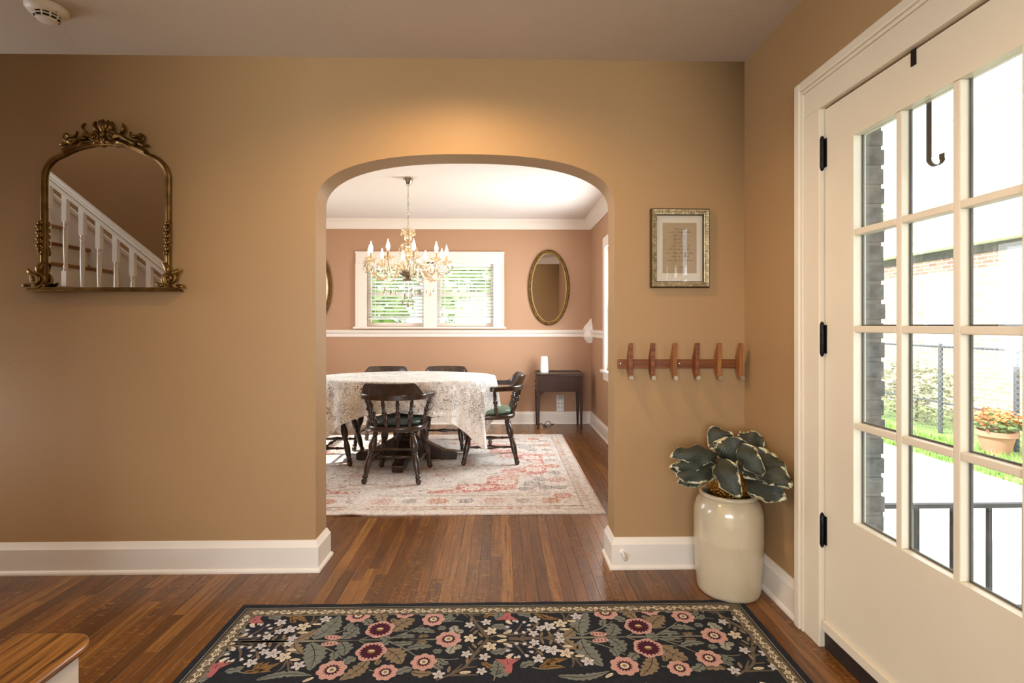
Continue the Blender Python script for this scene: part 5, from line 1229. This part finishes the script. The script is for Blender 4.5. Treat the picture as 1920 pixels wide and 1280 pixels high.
def tablecloth():
    N, S = 320, 18; W_, L_ = TB + .245, TA + .30; zt = TZ + .004; V, F, UV = [], [], []
    rings_ = 10
    for j in range(rings_):
        f = (j + 1) / rings_
        for i in range(N):
            a = 2 * pi * i / N; x, y = TA * f * cos(a), TB * f * sin(a); V.append((x, y, zt + (.0 if j < rings_ - 1 else -.001))); UV.append((x + 2, y + 2))
    c0 = len(V); V.append((0, 0, zt)); UV.append((2, 2))
    for i in range(N): F.append((c0, i, (i + 1) % N))
    for j in range(rings_ - 1):
        for i in range(N): i2 = (i + 1) % N; F.append((j * N + i, (j + 1) * N + i, (j + 1) * N + i2, j * N + i2))
    drop = []
    for i in range(N):
        a = 2 * pi * i / N; ex, ey = TA * cos(a), TB * sin(a); nx, ny = cos(a) / TA, sin(a) / TB; nl = hypot(nx, ny); nx /= nl; ny /= nl
        ts = [((L_ if nx > 0 else -L_) - ex) / nx if abs(nx) > 1e-6 else 9, ((W_ if ny > 0 else -W_) - ey) / ny if abs(ny) > 1e-6 else 9]
        drop.append((ex, ey, nx, ny, min(ts)))
    ds = [sum(drop[(i + k) % N][4] for k in range(-4, 5)) / 9 for i in range(N)]
    base = (rings_ - 1) * N; s_arc = 0
    rows = []
    arc = [0]
    for i in range(1, N): arc.append(arc[-1] + hypot(drop[i][0] - drop[i - 1][0], drop[i][1] - drop[i - 1][1]))
    for k in range(1, S + 1):
        t_ = k / S; row = []
        for i in range(N):
            ex, ey, nx, ny, _ = drop[i]; D = ds[i]; a = 2 * pi * i / N
            fold = sin(a * 17 + .9 * sin(a * 3)) * .55 + sin(a * 31 + 1.3) * .3 + .45 * sin(a * 8 + .5)
            amp = .042 * t_ ** 1.1 * (D / .40) ** .9
            out = .012 * min(1, t_ * 4) + amp * fold + .015 * t_
            z = zt - .002 - D * t_ + .012 * (1 - t_) ** 6
            row.append(len(V)); V.append((ex + nx * out, ey + ny * out, z)); UV.append((ex + nx * D * t_ + 2, ey + ny * D * t_ + 2))
        rows.append(row)
    prev = [base + i for i in range(N)]
    for row in rows:
        for i in range(N): i2 = (i + 1) % N; F.append((prev[i], row[i], row[i2], prev[i2]))
        prev = row
    me = bpy.data.meshes.new('tablecloth'); me.from_pydata(V, [], F); me.materials.append(lace_mat()); ul = me.uv_layers.new(name='uv')
    for lp in me.loops: ul.data[lp.index].uv = UV[lp.vertex_index]
    me.polygons.foreach_set('use_smooth', [True] * len(me.polygons))
    o = bpy.data.objects.new('tablecloth', me); COL.objects.link(o)
    r = empty('lace_tablecloth', (TX, TY, TZ)); tag(r, 'white lace tablecloth draped over the oval dining table', 'tablecloth')
    o.name = 'lace_cloth'; o.parent = r; o.location = (0, 0, -TZ)
    hem = MB(); hem.tube([tuple(V[i]) for i in rows[-1]], .0045, 5, closed=True); h = hem.build('scalloped_hem', mat('hem_thread', 'ebe4d8', .9), r, 60); h.location = (0, 0, -TZ)
tablecloth()

# ------------------------------------------------------------------ captain's chairs
def superellipse(a, b, n, N=40, ycut=None):
    P = []
    for k in range(N):
        t_ = 2 * pi * k / N; c, s = cos(t_), sin(t_); P.append((a * abs(c) ** (2 / n) * (1 if c >= 0 else -1), b * abs(s) ** (2 / n) * (1 if s >= 0 else -1)))
    return P
LEG = [(0, .017), (.03, .019), (.05, .0175), (.065, .0235), (.085, .0235), (.10, .0175), (.13, .021), (.22, .029), (.30, .031), (.36, .026), (.41, .0175), (.425, .024), (.445, .024), (.46, .018), (.50, .0215), (.58, .0265), (.66, .026), (.78, .021), (.84, .0165), (.86, .0225), (.885, .0225), (.90, .017), (.93, .022), (.955, .0235), (1, .0145)]
SPIN = [(a_, b_ * 1.22) for a_, b_ in [(0, .010), (.12, .0115), (.25, .0155), (.34, .013), (.38, .0095), (.40, .0145), (.43, .0145), (.45, .010), (.50, .017), (.57, .0175), (.64, .010), (.66, .014), (.69, .014), (.71, .010), (.80, .0135), (.90, .012), (1, .009)]]
STR = [(0, .009), (.18, .010), (.20, .014), (.22, .014), (.24, .010), (.36, .012), (.50, .021), (.64, .012), (.76, .010), (.78, .014), (.80, .014), (.82, .010), (1, .009)]
M_GREEN = mat('dark_green_vinyl', '22302b', .42, var=(12, .6, '2f3f37'), bump=(14, .25, .006)); M_SAGE = mat('sage_green_vinyl', '6f8a72', .4, var=(12, .6, '5a7560'), bump=(14, .25, .006))
def make_chair(cush):
    r = empty('captains_chair')
    seat = superellipse(.232, .232, 2.7); m = MB()
    n = len(seat); lv = [(.86, .392), (.97, .397), (1.0, .412), (1.0, .424), (.975, .434), (.90, .438)]
    for f, z in lv: m.v += [(p[0] * f, p[1] * f, z) for p in seat]
    for i in range(len(lv) - 1):
        for k in range(n): k2 = (k + 1) % n; m.face((i * n + k, i * n + k2, (i + 1) * n + k2, (i + 1) * n + k))
    m.face(list(range(n))[::-1]); m.face([(len(lv) - 1) * n + k for k in range(n)]); m.build('seat', M_CHAIR, r, 40)
    cu = superellipse(.205, .20, 2.6); m = MB(); lv = [(.90, .436), (1.0, .444), (1.015, .456), (1.0, .468), (.93, .476), (.6, .481), (.2, .483)]
    for f, z in lv: m.v += [(p[0] * f, p[1] * f + .012, z) for p in cu]
    n = len(cu)
    for i in range(len(lv) - 1):
        for k in range(n): k2 = (k + 1) % n; m.face((i * n + k, i * n + k2, (i + 1) * n + k2, (i + 1) * n + k))
    m.face([(len(lv) - 1) * n + k for k in range(n)]); c = m.build('cushion', cush, r, 50)
    MB().tube([(p[0] * 1.012, p[1] * 1.012 + .012, .456) for p in cu], .004, 6, closed=True).build('piping', cush, c, 60)
    top = {(-1, -1): (-.145, -.150), (1, -1): (.145, -.150), (-1, 1): (-.15, .150), (1, 1): (.15, .150)}; bot = {(-1, -1): (-.2175, -.242), (1, -1): (.2175, -.242), (-1, 1): (-.215, .240), (1, 1): (.215, .240)}
    at = lambda k, z: tuple(Vector((*top[k], .398)).lerp(Vector((*bot[k], 0)), (.398 - z) / .398))
    for k in top: MB().lathe((*top[k], .398), (*bot[k], 0), LEG, 14).build('leg', M_CHAIR, r, 50)
    for s in (-1, 1): MB().lathe(at((s, -1), .150), at((s, 1), .150), STR, 10).build('side_stretcher', M_CHAIR, r, 50)
    MB().lathe((-.182, 0, .150), (.182, 0, .150), STR, 10).build('cross_stretcher', M_CHAIR, r, 50)
    a, b = at((-1, -1), .255), at((1, -1), .255); MB().box(a[0], b[0], a[1] - .009, a[1] + .009, .247, .268).build('back_stretcher', M_CHAIR, r, 0, bevel=.004)
    # horseshoe arm rail with raised crest
    def bow(t_):       # t in -1..1, 0 at the back
        s = 1 if t_ > 0 else -1; u = abs(t_)
        if u < .62: an = u / .62 * pi / 2; return (s * .245 * sin(an), -.285 + .14 * (1 - cos(an)))
        v = (u - .62) / .38; return (s * (.245 + .030 * v), -.145 + .150 * v)
    def rail(nm, t0, t1, z0, zf, wf, par, lean=0.0, N=36):
        m = MB(); rows = []
        for i in range(N + 1):
            t_ = t0 + (t1 - t0) * i / N; p = Vector(bow(t_)); q = Vector(bow(t_ + .01)); d = (q - p).normalized(); nn = Vector((-d.y, d.x)); w_ = wf(t_) * .5; zt_ = zf(t_)
            ln = lean * (zt_ - z0)
            o = len(m.v); pi_, po = p + nn * w_, p - nn * w_; e = .006
            m.v += [(po.x, po.y, z0), (po.x, po.y - ln, zt_ - e), (po.x + nn.x * e, po.y + nn.y * e - ln, zt_), (pi_.x - nn.x * e, pi_.y - nn.y * e - ln, zt_), (pi_.x, pi_.y - ln, zt_ - e), (pi_.x, pi_.y, z0)]
            rows.append(o)
        for a_, b_ in zip(rows[:-1], rows[1:]):
            for k in range(6): k2 = (k + 1) % 6; m.face((a_ + k, a_ + k2, b_ + k2, b_ + k))
        m.face([rows[0] + k for k in range(6)][::-1]); m.face([rows[-1] + k for k in range(6)]); return m.build(nm, M_CHAIR, par, 40, bevel=.003)
    sm = lambda e0, e1, x: (lambda q: q * q * (3 - 2 * q))(max(0, min(1, (x - e0) / (e1 - e0))))
    rail('arm_rail', -1, 1, .655, lambda t_: .700 - .004 * abs(t_), lambda t_: .042 + .030 * sm(.6, .95, abs(t_)) - .03 * sm(.96, 1.0, abs(t_)), r)
    rail('crest_rail', -.54, .54, .698, lambda t_: .702 + .088 * (1 - sm(.33, .52, abs(t_))), lambda t_: .034, r, .35)
    for x in (-.130, -.045, .045, .130):
        y0 = -.232 * (1 - (abs(x) / .24) ** 2.7) ** (1 / 2.7) + .022; bx = min(range(-100, 101), key=lambda k: abs(bow(k / 100 * .6)[0] - x * 1.28)); p = bow(bx / 100 * .6)
        MB().lathe((x, y0, .430), (p[0], p[1], .658), SPIN, 10).build('spindle', M_CHAIR, r, 50)
    for s in (-1, 1): p = bow(s * .90); MB().lathe((s * .205, -.055, .430), (p[0], p[1], .658), SPIN, 10).build('arm_post', M_CHAIR, r, 50)
    return r
ch0 = make_chair(M_GREEN); G = "captain's chairs around the dining table"
def put(o, x, y, rz, label): o.location = (x, y, RT); o.rotation_euler = (0, 0, rz); tag(o, label, 'chair', G); return o
put(ch0, -.845, 4.245, radians(-3), 'dark wooden captain\'s chair with its back to the archway, nearest the viewer')
put(copy_tree(ch0), -1.565, 4.735, -pi / 2, 'dark wooden captain\'s chair at the left table end, partly hidden by the arch jamb')
put(copy_tree(ch0), -1.235, 5.30, pi, 'dark wooden captain\'s chair behind the table, left of the two far ones')
put(copy_tree(ch0), -.595, 5.30, pi, 'dark wooden captain\'s chair behind the table, right of the two far ones')
put(make_chair(M_SAGE), -.105, 4.75, pi / 2 + radians(2), 'dark wooden captain\'s chair with light green cushion at the right table end')

# ------------------------------------------------------------------ chandelier
def chandelier():
    cx, cy = -.838, 4.62; r = empty('crystal_chandelier', (cx, cy, CD)); tag(r, 'lit crystal chandelier with ten candle bulbs above the dining table', 'chandelier')
    q = lambda: MB(True)
    q().vlathe((cx, cy), [(.0, CD), (.048, CD), (.048, CD - .006), (.028, CD - .060), (.020, CD - .068), (.0, CD - .070)], 28, cap=False).build('canopy', M_CHROME, r)
    m = q(); m.lathe((cx, cy, CD - .069), (cx, cy, CD - .14), [(0, .004), (1, .004)], 8); z = CD - .14; k = 0
    while z > 2.125:
        P = []
        for i in range(14):
            a = 2 * pi * i / 14; u, w_ = .0085 * cos(a), .019 * sin(a); P.append((cx + (u if k % 2 else 0), cy + (0 if k % 2 else u), z - .015 + w_))
        m.tube(P, .0024, 6, closed=True); z -= .0315; k += 1
    m.build('chain', M_CHROME, r, 60)
    def drop(m, x, y, z, s=1.0):       # faceted pear drop hanging down from z
        m.vlathe((x, y), [(.0015, z), (.004 * s, z - .006 * s), (.007 * s, z - .020 * s), (.0125 * s, z - .034 * s), (.012 * s, z - .040 * s), (.0, z - .046 * s)], 6, cap=False)
    def beads(m, P, rad=.0042):
        for p in P: m.sphere(p, rad, 6, 4)
    # centre column
    q().vlathe((cx, cy), [(.0, 2.120), (.014, 2.118), (.055, 2.112), (.060, 2.102), (.052, 2.094), (.028, 2.082), (.020, 2.066), (.0, 2.064)], 24, cap=False).build('top_dish', M_CRYS, r, 60)
    q().sphere((cx, cy, 2.034), .036, 18, 12).build('glass_ball', M_CRYS, r, 60)
    q().vlathe((cx, cy), [(.015, 2.000), (.026, 1.996), (.026, 1.988), (.05, 1.980), (.064, 1.964), (.060, 1.956), (.030, 1.972), (.022, 1.960), (.020, 1.915), (.030, 1.905), (.042, 1.892), (.044, 1.865), (.034, 1.835), (.022, 1.815), (.018, 1.79), (.016, 1.73)], 24, cap=False).build('glass_column', M_CRYS, r, 60)
    q().lathe((cx, cy, 1.66), (cx, cy, 2.12), [(0, .006), (1, .006)], 8).build('inner_rod', M_CHROME, r)
    q().vlathe((cx, cy), [(.0, 1.745), (.040, 1.745), (.075, 1.738), (.080, 1.725), (.068, 1.700), (.045, 1.686), (.025, 1.680), (.022, 1.668), (.045, 1.660), (.05, 1.652), (.04, 1.645), (.0, 1.643)], 28, cap=False).build('lower_bowl', mat('smoked_glass_bowl', '8d7f6c', .12, .35), r, 60)
    m = q()
    for k in range(6):
        a = 2 * pi * k / 6; x, y = cx + .058 * cos(a), cy + .058 * sin(a); beads(m, [(x, y, 2.098)]); drop(m, x, y, 2.092, .9)
        P = [(cx + (.062 + .020 * sin(pi * i / 8)) * cos(a), cy + (.062 + .020 * sin(pi * i / 8)) * sin(a), 1.957 - .095 * i / 8) for i in range(9)]; beads(m, P, .0062)
    m.build('upper_drops', M_CRYS, r, 60)['kind'] = 'stuff'
    m = q()
    for k in range(8):
        a = 2 * pi * k / 8 + .2; x, y = cx + .046 * cos(a), cy + .046 * sin(a); n = 9 if k % 2 else 13; beads(m, [(x, y, 1.640 - i * .0125) for i in range(n)], .0033); drop(m, x, y, 1.640 - n * .0125, 1.05)
    beads(m, [(cx, cy, 1.640 - i * .012) for i in range(16)], .003); m.sphere((cx, cy, 1.425), .0185, 10, 8)
    m.build('lower_drops', M_DROP, r, 40)['kind'] = 'stuff'
    M_BULB = emit_mat('lit_candle_bulb', (1.0, .80, .55), 52.0); M_SLV = mat('ivory_candle_sleeve', 'd9b98c', .5); RA = .345
    for k in range(10):
        a = 2 * pi * (k + .5) / 10 - pi / 2; ca, sa = cos(a), sin(a); at_ = lambda rr, z: (cx + rr * ca, cy + rr * sa, z)
        P = [at_(.06, 1.725), at_(.075, 1.775), at_(.10, 1.80), at_(.13, 1.785), at_(.155, 1.735), at_(.185, 1.685), at_(.225, 1.655), at_(.27, 1.660), at_(.31, 1.695), at_(.335, 1.745), at_(RA, 1.795)]
        arm = q().tube([Vector(p) for p in P], [.009, .009, .009, .009, .0095, .010, .010, .0095, .009, .009, .010], 8).build('arm', M_CRYS, r, 60)
        x, y, _ = at_(RA, 0)
        q().vlathe((x, y), [(.006, 1.788), (.016, 1.792), (.020, 1.800), (.048, 1.812), (.056, 1.822), (.052, 1.824), (.030, 1.812), (.012, 1.810), (.010, 1.815)], 20, cap=False).build('drip_pan', M_CRYS, arm, 60)
        q().vlathe((x, y), [(.0, 1.808), (.0105, 1.808), (.0105, 1.872), (.0, 1.872)], 14, cap=False).build('candle_sleeve', M_SLV, arm, 40)
        q().vlathe((x, y), [(.007, 1.872), (.012, 1.885), (.0155, 1.902), (.0145, 1.918), (.009, 1.936), (.004, 1.953), (.0015, 1.966), (0, 1.968)], 14, cap=False).build('bulb', M_BULB, arm, 60)
        m = q()
        for j in range(5):
            b = 2 * pi * j / 5 + a; dx, dy = x + .052 * cos(b), y + .052 * sin(b); n = (2, 5, 3, 6, 3)[j]; beads(m, [(dx, dy, 1.812 - i * .0115) for i in range(n)], .0038); drop(m, dx, dy, 1.812 - n * .0115, 1.0)
        p = at_(.225, 0); n = 7 if k % 2 else 5; beads(m, [(p[0], p[1], 1.640 - i * .0115) for i in range(n)], .0033); drop(m, p[0], p[1], 1.640 - n * .0115, 1.1)
        a2 = 2 * pi * (k + 1.5) / 10 - pi / 2; p0, p1 = Vector(at_(.335, 1.80)), Vector((cx + .335 * cos(a2), cy + .335 * sin(a2), 1.80))
        beads(m, [tuple(p0.lerp(p1, i / 16) + Vector((0, 0, -.085 * sin(pi * i / 16)))) for i in range(1, 16)], .0042)
        p0 = Vector(at_(.30, 1.80)); p1 = Vector((cx + .045 * ca, cy + .045 * sa, 1.88)); beads(m, [tuple(p0.lerp(p1, i / 16) + Vector((0, 0, -.06 * sin(pi * i / 16)))) for i in range(1, 16)], .004)
        m.build('crystal_drops', M_CRYS if k % 2 else M_DROP, arm, 40)['kind'] = 'stuff'
chandelier()

# ------------------------------------------------------------------ sewing cabinet, router, outlet, cable
def cabinet():
    r = empty('sewing_cabinet', (.70, 6.27, 0)); tag(r, 'small dark mahogany cabinet table on slim legs in the dining corner', 'cabinet'); w, d = .275, .165
    MB().box(-w, w, -d, d, .450, .650).build('body', M_CAB, r, 0, bevel=.004)
    m = MB(); m.box(-w - .012, w + .012, -d - .012, d + .012, .652, .668); m.build('top', M_CAB, r, 0, bevel=.005)
    m = MB(); m.box(-w - .008, w + .008, -d - .008, -d + .004, .636, .650).box(-w - .008, -w + .004, -d, d, .636, .650).box(w - .004, w + .008, -d, d, .636, .650); m.build('top_moulding', M_CAB, r, 0, bevel=.003)
    m = MB(); m.box(-w, w, d - .006, d + .006, .668, .680).box(-w - .006, -w + .006, -d + .03, d, .668, .678).box(w - .006, w + .006, -d + .03, d, .668, .678); m.build('gallery', M_CAB, r, 0, bevel=.003)
    for sx in (-1, 1):
        for sy in (-1, 1):
            x, y = sx * (w - .018), sy * (d - .018); m = MB(); V = []
            for z, h in ((.452, .022), (.40, .021), (.0, .011)): V += [(x - h, y - h, z), (x + h, y - h, z), (x + h, y + h, z), (x - h, y + h, z)]
            m.add(V, [(0, 1, 2, 3), (11, 10, 9, 8)] + [(i * 4 + k, i * 4 + 4 + k, i * 4 + 4 + (k + 1) % 4, i * 4 + (k + 1) % 4) for i in (0, 1) for k in range(4)]); m.build('leg', M_CAB, r, 0, bevel=.002)
        MB().prism([(0, .45), (-sx * .055, .45), (-sx * .03, .435), (-sx * .012, .415), (0, .39)], -d + .012, -d + .024, lambda u, v, w_: (sx * (w - .039) + u, w_, v)).build('corner_bracket', M_CAB, r, 0)
    for z in (.50, .565): MB().sphere((-w - .008, 0, z), .010, 8, 6).build('knob', M_BRASS, r)
cabinet()
ro = empty('wifi_router', (.525, 6.25, .668)); tag(ro, 'white tower router standing on the small dark cabinet', 'router')
M_RT = mat('white_plastic', 'eeece8', .35)
m = MB(); n = 28; lv = [(.046, 0), (.051, .004), (.051, .03), (.047, .12), (.042, .185), (.040, .196), (.034, .200)]
for a, z in lv: m.v += [(p[0], p[1], z) for p in superellipse(a, a * .85, 3.0, n)]
for i in range(len(lv) - 1):
    for k in range(n): k2 = (k + 1) % n; m.face((i * n + k, i * n + k2, (i + 1) * n + k2, (i + 1) * n + k))
m.face(list(range(n))[::-1]); m.face([(len(lv) - 1) * n + k for k in range(n)]); m.build('housing', M_RT, ro, 40)
MB().sphere((0, -.0435, .035), .003, 8, 5).build('status_light', emit_mat('status_led', (.9, .95, 1), 3.0), ro)
ou = empty('wall_outlet', (.745, DY1, .26)); tag(ou, 'white wall outlet plate under the small dark cabinet', 'outlet')
MB().box(-.045, .045, -.012, 0, -.10, .10).build('cover_plate', M_RT, ou, 0, bevel=.003)
for xx in (-.022, .022):
    for zz in (-.05, 0, .05): MB().box(xx - .013, xx + .013, -.0135, -.0125, zz - .016, zz + .016).build('socket', mat('socket_grey', 'c9c5bf', .5), ou, 0)
MB().box(-.035, .035, -.045, -.012, .055, .095).build('adapter', mat('grey_adapter', 'b9b4ad', .5), ou, 0, bevel=.004)
P = catmull([(.46, 6.30), (.50, 6.24), (.56, 6.28), (.53, 6.35), (.60, 6.38), (.66, 6.42)], 6)
m = MB(); m.tube([(p[0], p[1], .006 + .045 * max(0, sin(i * .35)) ** 2) for i, p in enumerate(P)], .004, 6)
tag(m.build('power_cable', mat('black_cable', '161616', .5), smooth=60), 'black power cable curled on the floor under the small cabinet', 'cable')
